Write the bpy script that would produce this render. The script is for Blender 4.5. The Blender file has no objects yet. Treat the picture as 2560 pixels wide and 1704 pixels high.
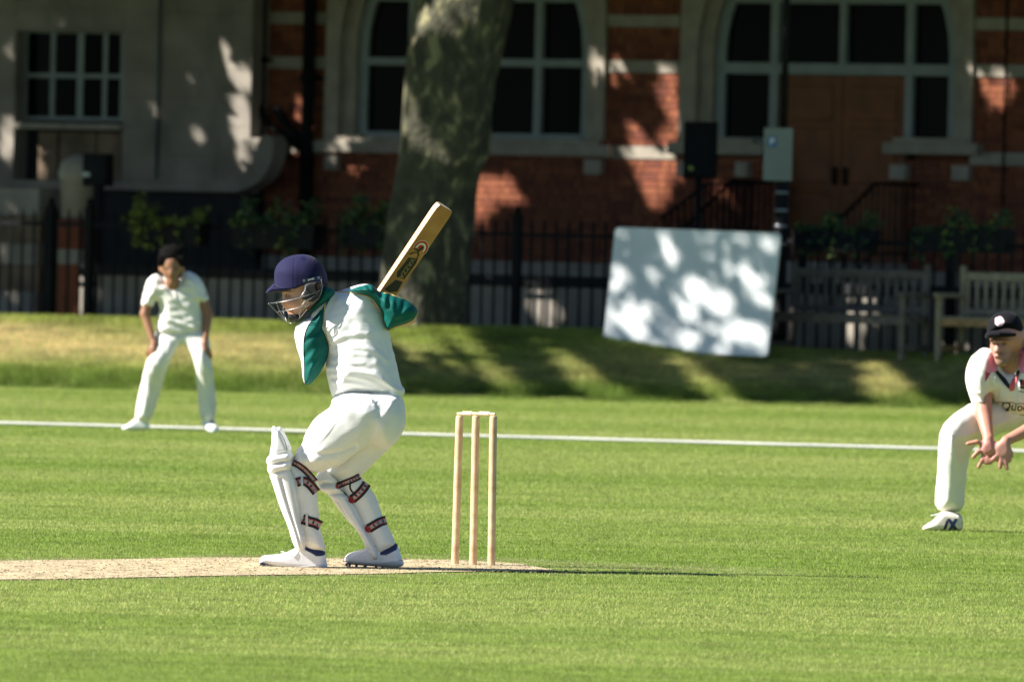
import bpy, bmesh, math, random
import numpy as np
from mathutils import Vector, Matrix
from mathutils.bvhtree import BVHTree

random.seed(7)
RNG = np.random.default_rng(7)
SC = bpy.context.scene
COL = SC.collection

# ---------------------------------------------------------------- camera
FPX = 24075.0                    # focal length in pixels of a 2560 px wide frame
CAM_H = 1.482
ROLL = 0.024
PITCH = math.atan(230 / FPX)
cam_loc = np.array([0.0, -45.0, CAM_H])
fwd = np.array([0, math.cos(PITCH), -math.sin(PITCH)])
right0 = np.array([1.0, 0, 0])
up0 = np.array([0, math.sin(PITCH), math.cos(PITCH)])
RIGHT = math.cos(ROLL) * right0 + math.sin(ROLL) * up0
UP = -math.sin(ROLL) * right0 + math.cos(ROLL) * up0
cam_data = bpy.data.cameras.new('camera')
cam_data.sensor_width = 36.0
cam_data.lens = FPX / 2560 * 36
cam_data.clip_start = 1.0
cam_data.clip_end = 2000
cam_data.dof.use_dof = True
cam_data.dof.focus_distance = 44.2
cam_data.dof.aperture_fstop = 7.2
cam = bpy.data.objects.new('camera', cam_data)
COL.objects.link(cam)
m3 = Matrix((RIGHT, UP, -fwd)).transposed()
cam.matrix_world = Matrix.Translation(Vector(cam_loc)) @ m3.to_4x4()
SC.camera = cam

# ---------------------------------------------------------------- sky, sun, exposure
SUN_EL = math.radians(38)
SUN_AZ = math.radians(9)         # from the left, a little to the camera side
SUN_DIR = np.array([-math.cos(SUN_AZ) * math.cos(SUN_EL), -math.sin(SUN_AZ) * math.cos(SUN_EL), math.sin(SUN_EL)])
world = bpy.data.worlds.new('World')
SC.world = world
world.use_nodes = True
wn = world.node_tree
bg = wn.nodes['Background']
sky = wn.nodes.new('ShaderNodeTexSky')
sky.sky_type = 'NISHITA'
sky.sun_disc = False
sky.sun_elevation = SUN_EL
sky.sun_rotation = math.atan2(SUN_DIR[0], SUN_DIR[1])
sky.air_density = 0.7
sky.dust_density = 0.0
sky.ozone_density = 3.0
wn.links.new(sky.outputs[0], bg.inputs[0])
bg.inputs[1].default_value = 0.052
sun_data = bpy.data.lights.new('sun', 'SUN')
sun_data.energy = 5.0
sun_data.angle = math.radians(0.53)
sun_data.color = (1.0, 0.955, 0.88)
sun = bpy.data.objects.new('sun', sun_data)
COL.objects.link(sun)
sun.rotation_euler = Vector(SUN_DIR).to_track_quat('Z', 'Y').to_euler()
SC.view_settings.view_transform = 'Standard'
SC.view_settings.look = 'None'
SC.view_settings.exposure = 1.25
SC.view_settings.gamma = 1.0
SC.view_settings.use_curve_mapping = False
SC.cycles.max_bounces = 6

# ---------------------------------------------------------------- geometry helpers
def ray(px, py):
    return fwd * FPX + RIGHT * (px - 1280) - UP * (py - 852)

def P(px, py, D):
    """point seen at photo pixel (px,py), at distance D from the camera along +Y"""
    d = ray(px, py)
    return cam_loc + d * (D / d[1])

def G(px, py, z=0.0):
    d = ray(px, py)
    return cam_loc + d * ((z - CAM_H) / d[2])

def pix(p):
    """photo pixel of world points (n,3)"""
    v = np.asarray(p, float) - cam_loc
    w = v @ fwd
    return 1280 + FPX * (v @ RIGHT) / w, 852 - FPX * (v @ UP) / w

class Frame:
    """photo pixel units (x, y down, d away) at distance D0 -> metres"""
    def __init__(self, D0):
        self.D0 = D0
        self.s = FPX / D0
    def world(self, v):
        v = np.asarray(v, float)
        d = fwd[None] * FPX + RIGHT[None] * (v[:, 0:1] - 1280) - UP[None] * (v[:, 1:2] - 852)
        p = cam_loc[None] + d * (self.D0 / d[:, 1:2])
        p[:, 1] += v[:, 2] / self.s
        return p

# ---------------------------------------------------------------- materials
def new_mat(name):
    m = bpy.data.materials.new(name)
    m.use_nodes = True
    nt = m.node_tree
    b = nt.nodes['Principled BSDF']
    return m, nt, b

def M(name, col, rough=0.6, var=0.15, scale=8.0, bump=0.0, bscale=60.0, metal=0.0, spec=0.5, col2=None, sub=0.0, sheen=0.0, detail=4.0, bdist=0.01):
    m, nt, b = new_mat(name)
    tc = nt.nodes.new('ShaderNodeTexCoord')
    n = nt.nodes.new('ShaderNodeTexNoise')
    n.inputs['Scale'].default_value = scale
    n.inputs['Detail'].default_value = detail
    nt.links.new(tc.outputs['Object'], n.inputs['Vector'])
    r = nt.nodes.new('ShaderNodeValToRGB')
    a = [max(0, c * (1 - var)) for c in col]
    c2 = [min(1, c * (1 + var)) for c in (col2 or col)]
    r.color_ramp.elements[0].position = 0.3
    r.color_ramp.elements[1].position = 0.7
    r.color_ramp.elements[0].color = (*a, 1)
    r.color_ramp.elements[1].color = (*c2, 1)
    nt.links.new(n.outputs['Fac'], r.inputs[0])
    nt.links.new(r.outputs[0], b.inputs['Base Color'])
    b.inputs['Roughness'].default_value = rough
    b.inputs['Metallic'].default_value = metal
    b.inputs['Specular IOR Level'].default_value = spec
    if sub:
        b.inputs['Subsurface Weight'].default_value = sub
        b.inputs['Subsurface Radius'].default_value = (0.012, 0.005, 0.003)
    if sheen:
        b.inputs['Sheen Weight'].default_value = sheen
    if bump:
        n2 = nt.nodes.new('ShaderNodeTexNoise')
        n2.inputs['Scale'].default_value = bscale
        n2.inputs['Detail'].default_value = 3
        nt.links.new(tc.outputs['Object'], n2.inputs['Vector'])
        bp = nt.nodes.new('ShaderNodeBump')
        bp.inputs['Strength'].default_value = bump
        bp.inputs['Distance'].default_value = bdist
        nt.links.new(n2.outputs['Fac'], bp.inputs['Height'])
        nt.links.new(bp.outputs[0], b.inputs['Normal'])
    return m

def wrinkle(m, scale=22.0, strength=0.35, dist=0.006):
    """fine creases on top of the modelled folds"""
    nt = m.node_tree
    b = nt.nodes['Principled BSDF']
    tc = nt.nodes.new('ShaderNodeTexCoord')
    n = nt.nodes.new('ShaderNodeTexNoise')
    n.inputs['Scale'].default_value = scale
    n.inputs['Detail'].default_value = 5
    n.inputs['Distortion'].default_value = 1.4
    mp = nt.nodes.new('ShaderNodeMapping')
    mp.inputs['Scale'].default_value = (0.6, 0.6, 1.6)
    nt.links.new(tc.outputs['Object'], mp.inputs[0])
    nt.links.new(mp.outputs[0], n.inputs['Vector'])
    bp = nt.nodes.new('ShaderNodeBump')
    bp.inputs['Strength'].default_value = strength
    bp.inputs['Distance'].default_value = dist
    nt.links.new(n.outputs['Fac'], bp.inputs['Height'])
    old = b.inputs['Normal'].links
    if old:
        nt.links.new(old[0].from_socket, bp.inputs['Normal'])
    nt.links.new(bp.outputs[0], b.inputs['Normal'])
    return m

def M_attr(name, rough=0.6, sub=0.0, trans=0.0, spec=0.4):
    """colour from the mesh's own colour attribute"""
    m, nt, b = new_mat(name)
    a = nt.nodes.new('ShaderNodeAttribute')
    a.attribute_name = 'Col'
    nt.links.new(a.outputs['Color'], b.inputs['Base Color'])
    b.inputs['Roughness'].default_value = rough
    b.inputs['Specular IOR Level'].default_value = spec
    if sub:
        b.inputs['Subsurface Weight'].default_value = sub
        b.inputs['Subsurface Radius'].default_value = (0.012, 0.005, 0.003)
    if trans:
        t = nt.nodes.new('ShaderNodeBsdfTranslucent')
        nt.links.new(a.outputs['Color'], t.inputs['Color'])
        mx = nt.nodes.new('ShaderNodeMixShader')
        mx.inputs[0].default_value = trans
        out = nt.nodes['Material Output']
        nt.links.new(b.outputs[0], mx.inputs[1])
        nt.links.new(t.outputs[0], mx.inputs[2])
        nt.links.new(mx.outputs[0], out.inputs[0])
    return m

# ---------------------------------------------------------------- objects
def link(o, parent=None):
    COL.objects.link(o)
    if parent is not None:
        o.parent = parent
    return o

def origin_of(parent):
    v = Vector((0, 0, 0))
    while parent is not None:
        v = v + parent.location
        parent = parent.parent
    return np.array(v)

def thing(name, label, cat, loc=(0, 0, 0), rz=0.0, group=None):
    o = bpy.data.objects.new(name, None)
    o.empty_display_size = 0.1
    o.location = loc
    o.rotation_euler = (0, 0, rz)
    tag(o, label, cat, group)
    return link(o)

def tag(o, label, cat=None, group=None, kind=None):
    if label: o['label'] = label
    if cat: o['category'] = cat
    if group: o['group'] = group
    if kind: o['kind'] = kind
    return o

def mesh_from(name, verts, faces, mats=None, midx=None, smooth=False):
    me = bpy.data.meshes.new(name)
    verts = np.asarray(verts, float)
    if isinstance(faces, np.ndarray) and faces.ndim == 2:
        n, k = faces.shape
        me.vertices.add(len(verts))
        me.vertices.foreach_set('co', verts.astype(np.float32).ravel())
        me.loops.add(n * k)
        me.loops.foreach_set('vertex_index', faces.astype(np.int32).ravel())
        me.polygons.add(n)
        me.polygons.foreach_set('loop_start', np.arange(0, n * k, k, dtype=np.int32))
        try:
            me.polygons.foreach_set('loop_total', np.full(n, k, dtype=np.int32))
        except Exception:
            pass
        me.update(calc_edges=True)
    else:
        me.from_pydata([tuple(v) for v in verts], [], [tuple(f) for f in faces])
    for m in (mats or []):
        me.materials.append(m)
    if midx is not None:
        me.polygons.foreach_set('material_index', np.asarray(midx, dtype=np.int32))
    if smooth:
        me.polygons.foreach_set('use_smooth', np.ones(len(me.polygons), dtype=bool))
    me.update()
    return me

def obj(name, verts, faces, mat, parent=None, smooth=False, world=True, midx=None):
    """world=True: verts are world coordinates, the parent's (unrotated) origin is taken off"""
    verts = np.asarray(verts, float)
    if world and parent is not None:
        verts = verts - origin_of(parent)[None]
    mats = mat if isinstance(mat, (list, tuple)) else [mat]
    me = mesh_from(name, verts, faces, mats, midx, smooth)
    return link(bpy.data.objects.new(name, me), parent)

def set_col(o, cols):
    a = o.data.color_attributes.new('Col', 'FLOAT_COLOR', 'POINT')
    c = np.ones((len(cols), 4), np.float32)
    c[:, :3] = cols
    a.data.foreach_set('color', c.ravel())

class MB:
    """collects simple solids into one mesh"""
    def __init__(self):
        self.v = []; self.f = []
    def add(self, v, f):
        n = len(self.v)
        self.v += [tuple(map(float, p)) for p in v]
        self.f += [tuple(i + n for i in q) for q in f]
        return self
    def box(self, x0, x1, y0, y1, z0, z1, bev=0.0):
        if bev <= 0:
            v = [(x, y, z) for z in (z0, z1) for y in (y0, y1) for x in (x0, x1)]
            f = [(0, 2, 3, 1), (4, 5, 7, 6), (0, 1, 5, 4), (2, 6, 7, 3), (0, 4, 6, 2), (1, 3, 7, 5)]
            return self.add(v, f)
        bm = bmesh.new()
        bmesh.ops.create_cube(bm, size=1)
        for w in bm.verts:
            w.co = Vector((x0 + (w.co.x + .5) * (x1 - x0), y0 + (w.co.y + .5) * (y1 - y0), z0 + (w.co.z + .5) * (z1 - z0)))
        bmesh.ops.bevel(bm, geom=bm.edges[:], offset=bev, segments=1, affect='EDGES', profile=0.5)
        bm.verts.index_update()
        self.add([w.co for w in bm.verts], [[w.index for w in q.verts] for q in bm.faces])
        bm.free()
        return self
    def tube(self, pts, radii, seg=8, caps=True):
        pts = [np.array(p, float) for p in pts]
        n = len(pts)
        if np.isscalar(radii): radii = [radii] * n
        rings = []
        ref = None
        for i, p in enumerate(pts):
            t = pts[min(i + 1, n - 1)] - pts[max(i - 1, 0)]
            t = t / (np.linalg.norm(t) + 1e-9)
            if ref is None:
                ref = np.array([0, 0, 1.0]) if abs(t[2]) < 0.9 else np.array([1.0, 0, 0])
            a = np.cross(t, ref); a /= np.linalg.norm(a) + 1e-9
            b = np.cross(a, t)
            ref = b
            rings.append([p + radii[i] * (math.cos(2 * math.pi * k / seg) * a + math.sin(2 * math.pi * k / seg) * b) for k in range(seg)])
        v = [q for r in rings for q in r]
        f = []
        for i in range(n - 1):
            for k in range(seg):
                k2 = (k + 1) % seg
                f.append((i * seg + k, (i + 1) * seg + k, (i + 1) * seg + k2, i * seg + k2))
        if caps:
            f.append(tuple(range(seg)))
            f.append(tuple((n - 1) * seg + k for k in range(seg))[::-1])
        return self.add(v, f)
    def prism(self, poly, y0, y1):
        """polygon in (x,z), extruded along y"""
        n = len(poly)
        v = [(x, y0, z) for x, z in poly] + [(x, y1, z) for x, z in poly]
        area = sum(poly[i][0] * poly[(i + 1) % n][1] - poly[(i + 1) % n][0] * poly[i][1] for i in range(n))
        a, b = tuple(range(n)), tuple(range(2 * n - 1, n - 1, -1))
        f = [a, b] + [(i, i + n, (i + 1) % n + n, (i + 1) % n) for i in range(n)]
        if area < 0:
            f = [tuple(reversed(q)) for q in f]
        return self.add(v, f)
    def build(self, name, mat, parent=None, smooth=False, world=False):
        return obj(name, self.v, self.f, mat, parent, smooth, world)

def dup(o, parent=None):
    c = o.copy()
    return link(c, parent)

# ---------------------------------------------------------------- implicit surfaces (photo-pixel units)
def polyline_dist(X, Y, pts, closed=False):
    d = None
    n = len(pts)
    for i in range(n if closed else n - 1):
        ax, ay = pts[i]; bx, by = pts[(i + 1) % n]
        ex, ey = bx - ax, by - ay
        t = np.clip(((X - ax) * ex + (Y - ay) * ey) / (ex * ex + ey * ey + 1e-9), 0, 1)
        q = (X - ax - t * ex) ** 2 + (Y - ay - t * ey) ** 2
        d = q if d is None else np.minimum(d, q)
    return np.sqrt(d)

def inside_poly(X, Y, pts):
    ins = np.zeros(np.broadcast(X, Y).shape, bool)
    n = len(pts)
    for i in range(n):
        ax, ay = pts[i]; bx, by = pts[(i + 1) % n]
        if ay == by: continue
        c = ((ay > Y) != (by > Y)) & (X < (bx - ax) * (Y - ay) / (by - ay) + ax)
        ins ^= c
    return ins

def chaikin(pts, n=2, closed=True):
    for _ in range(n):
        q = []
        m = len(pts)
        rng = range(m) if closed else range(m - 1)
        if not closed: q.append(pts[0])
        for i in rng:
            a, b = np.array(pts[i], float), np.array(pts[(i + 1) % m], float)
            q += [tuple(a * .75 + b * .25), tuple(a * .25 + b * .75)]
        if not closed: q.append(pts[-1])
        pts = q
    return pts

class Grid:
    def __init__(self, x0, x1, y0, y1, d0, d1, h):
        self.h = h
        self.o = np.array([x0, y0, d0], float)
        self.X = (np.arange(x0, x1 + h, h))[:, None, None].astype(float)
        self.Y = (np.arange(y0, y1 + h, h))[None, :, None].astype(float)
        self.D = (np.arange(d0, d1 + h, h))[None, None, :].astype(float)
    def infl(self, poly, dc, T, R, smooth=1):
        """outline poly rounded into a solid: half-thickness T about depth dc, edge radius R"""
        if smooth: poly = chaikin(poly, smooth)
        X, Y = self.X[:, :, 0], self.Y[:, :, 0]
        d = polyline_dist(X, Y, poly, True)
        d = np.where(inside_poly(X, Y, poly), -d, d)
        e = np.maximum(R + d, 0)[:, :, None]
        if callable(dc): dc = dc(X, Y)[:, :, None]
        return np.sqrt(e * e + (R / T * (self.D - dc)) ** 2) - R
    def cone(self, a, b, ra, rb, kd=1.0):
        ax, ay, ad = a; bx, by, bd = b
        ad, bd = ad / kd, bd / kd
        ex, ey, ed = bx - ax, by - ay, bd - ad
        Dk = self.D / kd
        t = np.clip(((self.X - ax) * ex + (self.Y - ay) * ey + (Dk - ad) * ed) / (ex * ex + ey * ey + ed * ed + 1e-9), 0, 1)
        q = np.sqrt((self.X - ax - t * ex) ** 2 + (self.Y - ay - t * ey) ** 2 + (Dk - ad - t * ed) ** 2)
        return q - (ra + t * (rb - ra))
    def ell(self, c, r, rot=0.0):
        x, y, d = self.X - c[0], self.Y - c[1], self.D - c[2]
        if rot:
            cs, sn = math.cos(rot), math.sin(rot)
            x, y = x * cs + y * sn, -x * sn + y * cs
        k = np.sqrt((x / r[0]) ** 2 + (y / r[1]) ** 2 + (d / r[2]) ** 2)
        return (k - 1) * min(r)
    def ridge(self, pts, amp, w, side=None, smooth=1):
        """a crease or fold along pts; side(-1) keeps it to the near surface below depth 'side'"""
        if smooth: pts = chaikin(pts, smooth, closed=False)
        X, Y = self.X[:, :, 0], self.Y[:, :, 0]
        r = amp * np.exp(-(polyline_dist(X, Y, pts) / w) ** 2)[:, :, None]
        if side is not None:
            r = r / (1 + np.exp((self.D - side) / 6.0))
        return r
    def waves(self, ang, length, amp, seed=0, stretch=3.0):
        """soft cloth unevenness"""
        rng = np.random.default_rng(seed)
        out = 0
        for i in range(7):
            a = ang + rng.normal(0, 0.35)
            k = 2 * math.pi / (length * rng.uniform(0.6, 1.7))
            ca, sa = math.cos(a), math.sin(a)
            along = (self.X * ca + self.Y * sa)
            across = (-self.X * sa + self.Y * ca) + self.D * rng.normal(0, 0.5)
            out = out + np.sin(across * k + np.sin(along * k / stretch + rng.uniform(0, 6)) * 1.2 + rng.uniform(0, 6)) * rng.uniform(.5, 1)
        return out * (amp / 4.0)

def smin(a, b, k):
    h = np.clip(0.5 + 0.5 * (b - a) / k, 0, 1)
    return b + (a - b) * h - k * h * (1 - h)

def union(fs, k=8):
    r = fs[0]
    for f in fs[1:]:
        r = smin(r, f, k)
    return r

_CORN = np.array([[i, j, k] for i in (0, 1) for j in (0, 1) for k in (0, 1)])
_EDGE = [(a, b) for a in range(8) for b in range(a + 1, 8) if np.abs(_CORN[a] - _CORN[b]).sum() == 1]

def nets(g, F, relax=2):
    """surface of F<0 as quads, in photo-pixel units"""
    F = np.ascontiguousarray(np.broadcast_to(F, (g.X.shape[0], g.Y.shape[1], g.D.shape[2])))
    F = F.copy()
    for s in ([0, slice(None), slice(None)], [-1, slice(None), slice(None)], [slice(None), 0, slice(None)], [slice(None), -1, slice(None)], [slice(None), slice(None), 0], [slice(None), slice(None), -1]):
        F[tuple(s)] = np.maximum(F[tuple(s)], 1e-3)
    ins = F < 0
    c = np.zeros(tuple(n - 1 for n in F.shape), np.int8)
    for i, j, k in _CORN:
        c += ins[i:ins.shape[0] - 1 + i, j:ins.shape[1] - 1 + j, k:ins.shape[2] - 1 + k]
    act = (c > 0) & (c < 8)
    idx = np.argwhere(act)
    vol = -np.ones(c.shape, np.int64)
    vol[act] = np.arange(len(idx))
    vals = np.stack([F[idx[:, 0] + i, idx[:, 1] + j, idx[:, 2] + k] for i, j, k in _CORN], 1)
    acc = np.zeros((len(idx), 3)); cnt = np.zeros(len(idx))
    for a, b in _EDGE:
        va, vb = vals[:, a], vals[:, b]
        m = (va < 0) != (vb < 0)
        t = np.where(m, va / np.where(m, va - vb, 1), 0)
        acc += np.where(m[:, None], _CORN[a] + t[:, None] * (_CORN[b] - _CORN[a]), 0)
        cnt += m
    V = (idx + acc / cnt[:, None]) * g.h + g.o
    quads = []
    for ax in range(3):
        o1, o2 = [(1, 2), (2, 0), (0, 1)][ax]
        sl0 = [slice(None)] * 3; sl1 = [slice(None)] * 3
        sl0[ax] = slice(0, -1); sl1[ax] = slice(1, None)
        A, B = ins[tuple(sl0)], ins[tuple(sl1)]
        e = np.argwhere(A != B)
        flip = A[e[:, 0], e[:, 1], e[:, 2]]
        ok = (e[:, o1] > 0) & (e[:, o2] > 0) & (e[:, o1] < F.shape[o1] - 1) & (e[:, o2] < F.shape[o2] - 1)
        e, flip = e[ok], flip[ok]
        def cell(d1, d2):
            q = e.copy(); q[:, o1] += d1; q[:, o2] += d2
            return vol[q[:, 0], q[:, 1], q[:, 2]]
        q = np.stack([cell(-1, -1), cell(0, -1), cell(0, 0), cell(-1, 0)], 1)
        q[~flip] = q[~flip][:, ::-1]
        quads.append(q)
    Q = np.concatenate(quads)
    Q = Q[(Q >= 0).all(1)]
    for _ in range(relax):
        s = np.zeros_like(V); n = np.zeros(len(V))
        for a, b in ((0, 1), (1, 2), (2, 3), (3, 0)):
            np.add.at(s, Q[:, a], V[Q[:, b]]); np.add.at(n, Q[:, a], 1)
            np.add.at(s, Q[:, b], V[Q[:, a]]); np.add.at(n, Q[:, b], 1)
        V = V * 0.5 + 0.5 * s / np.maximum(n, 1)[:, None]
    return V, Q

class Skin:
    """one garment / body surface: pixel-space vertices for draping, and its object"""
    def __init__(self, name, fr, g, F, mat, parent, relax=2, colfn=None):
        self.V, self.Q = nets(g, F, relax)
        self.fr = fr
        # photo axes (x right, y down, d away) are right-handed, so quads already face out
        self.o = obj(name, fr.world(self.V), self.Q, mat, parent, True)
        if colfn is not None:
            set_col(self.o, colfn(self.V))
        self._b = None
    def bvh(self):
        if self._b is None:
            self._b = BVHTree.FromPolygons(self.V.tolist(), self.Q.tolist())
        return self._b

def depth_on(skins, x, y, default=0.0):
    best = None
    for s in skins:
        h = s.bvh().ray_cast(Vector((x, y, -600)), Vector((0, 0, 1)))
        if h[0] is not None and (best is None or h[0].z < best):
            best = h[0].z
    return default if best is None else best

def drape_tube(name, fr, pts, r, skins, mat, parent, lift=0.5, smooth=2, default=0.0):
    pts = chaikin(pts, smooth, closed=False)
    q = []
    last = default
    for x, y in pts:
        d = depth_on(skins, x, y, None) if skins else default
        if d is None: d = last
        last = d
        q.append((x, y, d - lift))
    mb = MB().tube(q, r, 6)
    return obj(name, fr.world(np.array(mb.v)), mb.f, mat, parent, True)

def drape_patch(name, fr, polys, skins, mat, parent, lift=1.0, default=0.0, sub=2.0):
    """flat outlines laid onto the surface: each polygon is filled with small cells and dropped onto skins"""
    V, Fc = [], []
    for poly in polys:
        bm = bmesh.new()
        vs = [bm.verts.new((x, y, 0)) for x, y in poly]
        try:
            bm.faces.new(vs)
        except ValueError:
            bm.free(); continue
        bmesh.ops.triangulate(bm, faces=bm.faces[:])
        for _ in range(3):
            es = [e for e in bm.edges if e.calc_length() > sub * 2]
            if not es: break
            bmesh.ops.subdivide_edges(bm, edges=es, cuts=1)
            bmesh.ops.triangulate(bm, faces=bm.faces[:])
        bm.verts.index_update()
        n = len(V)
        last = default
        for v in bm.verts:
            d = depth_on(skins, v.co.x, v.co.y, None)
            if d is None: d = last
            last = d
            V.append((v.co.x, v.co.y, d - lift))
        Fc += [tuple(n + v.index for v in f.verts) for f in bm.faces]
        bm.free()
    return obj(name, fr.world(np.array(V)), Fc, mat, parent, True)
# ================================================================ SETTING
TH = math.atan(0.65)             # the street front and its railings run away to the left at this angle
def fence_y(X): return 55.0 - 0.65 * X
def smooth01(t):
    t = np.clip(t, 0, 1)
    return t * t * (3 - 2 * t)
def crest_z(X): return 0.63 - 0.16 * smooth01((X - 0.5) / 3.0)
def crest_y(X): return np.maximum(np.minimum(fence_y(X) - 0.55, 52.7 - 0.9 * smooth01((X - 0.5) / 3.0)), 50.7)
def bank_z(X, Y):
    Yc = crest_y(X)
    t = np.clip((Y - 50.0) / (Yc - 50.0), 0, 1)
    return crest_z(X) * (0.35 * t + 0.65 * smooth01(t))

# ---- ground
m_lawn = M('lawn_soil', (0.12, 0.17, 0.03), 0.95, 0.35, 3.0, bump=0.5, bscale=90, spec=0.1, detail=8)
m_earth = M('worn_earth', (0.38, 0.29, 0.19), 0.95, 0.25, 9.0, bump=0.7, bscale=90, spec=0.1, col2=(0.50, 0.42, 0.27), detail=10)
m_bankso = M('bank_soil', (0.19, 0.21, 0.065), 0.95, 0.4, 2.0, bump=0.5, bscale=50, spec=0.1, detail=8)
m_crumb = M('soil_crumb', (0.16, 0.10, 0.06), 0.95, 0.4, 40)
m_pave = M('paving_stone', (0.22, 0.21, 0.19), 0.85, 0.2, 4.0, bump=0.2, bscale=40)
gxs = [-600, 600]
o = obj('lawn', [(-600, -200, 0), (600, -200, 0), (600, 900, 0), (-600, 900, 0)], [(0, 1, 2, 3)], m_lawn)
tag(o, 'close mown green cricket outfield', kind='structure')

PITCH_PX_FAR = [(-300, 1404), (0, 1397), (300, 1394), (520, 1391), (700, 1388), (1000, 1392), (1150, 1397), (1300, 1403), (1500, 1411), (1700, 1420), (1820, 1427)]
PITCH_PX_NEAR = [(1820, 1430), (1700, 1431), (1400, 1433), (1150, 1436), (900, 1440), (700, 1443), (400, 1450), (150, 1453), (0, 1456), (-300, 1462)]
pitch_poly = [tuple(G(x, y)[:2]) for x, y in PITCH_PX_FAR + PITCH_PX_NEAR]
_far = [(x, y + (5 + 2 * math.sin(x * 0.021))) for x, y in PITCH_PX_FAR if x < 1440]; _near = [(x, y - (5 + 2.5 * math.sin(x * 0.017 + 1))) for x, y in PITCH_PX_NEAR if x < 1440]
pv = [(*G(x, y)[:2], 0.004) for x, y in chaikin(_far, 1, False) + chaikin(_near, 1, False)]
o = obj('pitch', pv, [tuple(range(len(pv)))[::-1]], m_earth)
tag(o, 'worn straw coloured strip of the batting crease', kind='structure')

# bank sheet
nx, nt = 170, 26
bx = np.linspace(-24, 16, nx)
BV, BF = [], []
for i, X in enumerate(bx):
    Yend = fence_y(X) + 1.2
    for j in range(nt):
        t = j / (nt - 1)
        Y = 49.6 + (max(Yend, 51.6) - 49.6) * t
        BV.append((X, Y, float(bank_z(X, Y)) + (0.003 if Y > 50 else -0.02)))
for i in range(nx - 1):
    for j in range(nt - 1):
        a = i * nt + j
        BF.append((a, a + nt, a + nt + 1, a + 1))
o = obj('grass_bank', BV, np.array(BF), m_bankso, None, True)
tag(o, 'low dry grass bank below the railings', kind='structure')

# pavement strip and road beyond the railings
def street_strip(name, label, off0, off1, z, mat):
    v = []
    for X in (-40, 30):
        for off in (off0, off1):
            v.append((X, fence_y(X) + off, z))
    o = obj(name, v, [(0, 2, 3, 1)], mat)
    tag(o, label, kind='structure')
m_road = M('asphalt', (0.05, 0.05, 0.052), 0.9, 0.2, 30, bump=0.3, bscale=200)
street_strip('road', 'dark asphalt road behind the railings', 1.15, 7.6, 0.40, m_road)
street_strip('pavement', 'pale stone pavement along the buildings', 7.6, 12.5, 0.52, m_pave)

# ---- grass blades
def blades(name, pos, h, w, lean, col, label):
    n = len(pos)
    ang = RNG.uniform(0, math.pi, n)
    ax = np.stack([np.cos(ang), np.sin(ang) * 0.6, np.zeros(n)], 1) * (w / 2)[:, None]
    tip = pos + np.stack([lean[:, 0], lean[:, 1], h], 1)
    V = np.stack([pos - ax, pos + ax, tip], 1).reshape(-1, 3)
    F = np.arange(3 * n).reshape(n, 3)
    o = obj(name, V, F, m_blade)
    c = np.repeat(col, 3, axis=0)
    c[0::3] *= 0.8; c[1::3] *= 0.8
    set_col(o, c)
    tag(o, label, 'grass', kind='stuff')
    return o
m_blade = M_attr('grass_blade', 0.55, trans=0.45, spec=0.3)

def noise2(x, y, seed, octaves=4, base=1.0):
    """cheap value noise, 0..1"""
    r = np.random.default_rng(seed)
    tot = np.zeros_like(x); amp = 1.0; s = 0
    for _ in range(octaves):
        T = r.random((64, 64))
        xs, ys = x * base + 1000, y * base + 1000
        xi, yi = np.floor(xs).astype(int), np.floor(ys).astype(int)
        fx, fy = xs - xi, ys - yi
        fx, fy = fx * fx * (3 - 2 * fx), fy * fy * (3 - 2 * fy)
        g = lambda a, b: T[a % 64, b % 64]
        v = (g(xi, yi) * (1 - fx) + g(xi + 1, yi) * fx) * (1 - fy) + (g(xi, yi + 1) * (1 - fx) + g(xi + 1, yi + 1) * fx) * fy
        tot += v * amp; s += amp
        amp *= 0.5; base *= 2.1
    return tot / s

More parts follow.
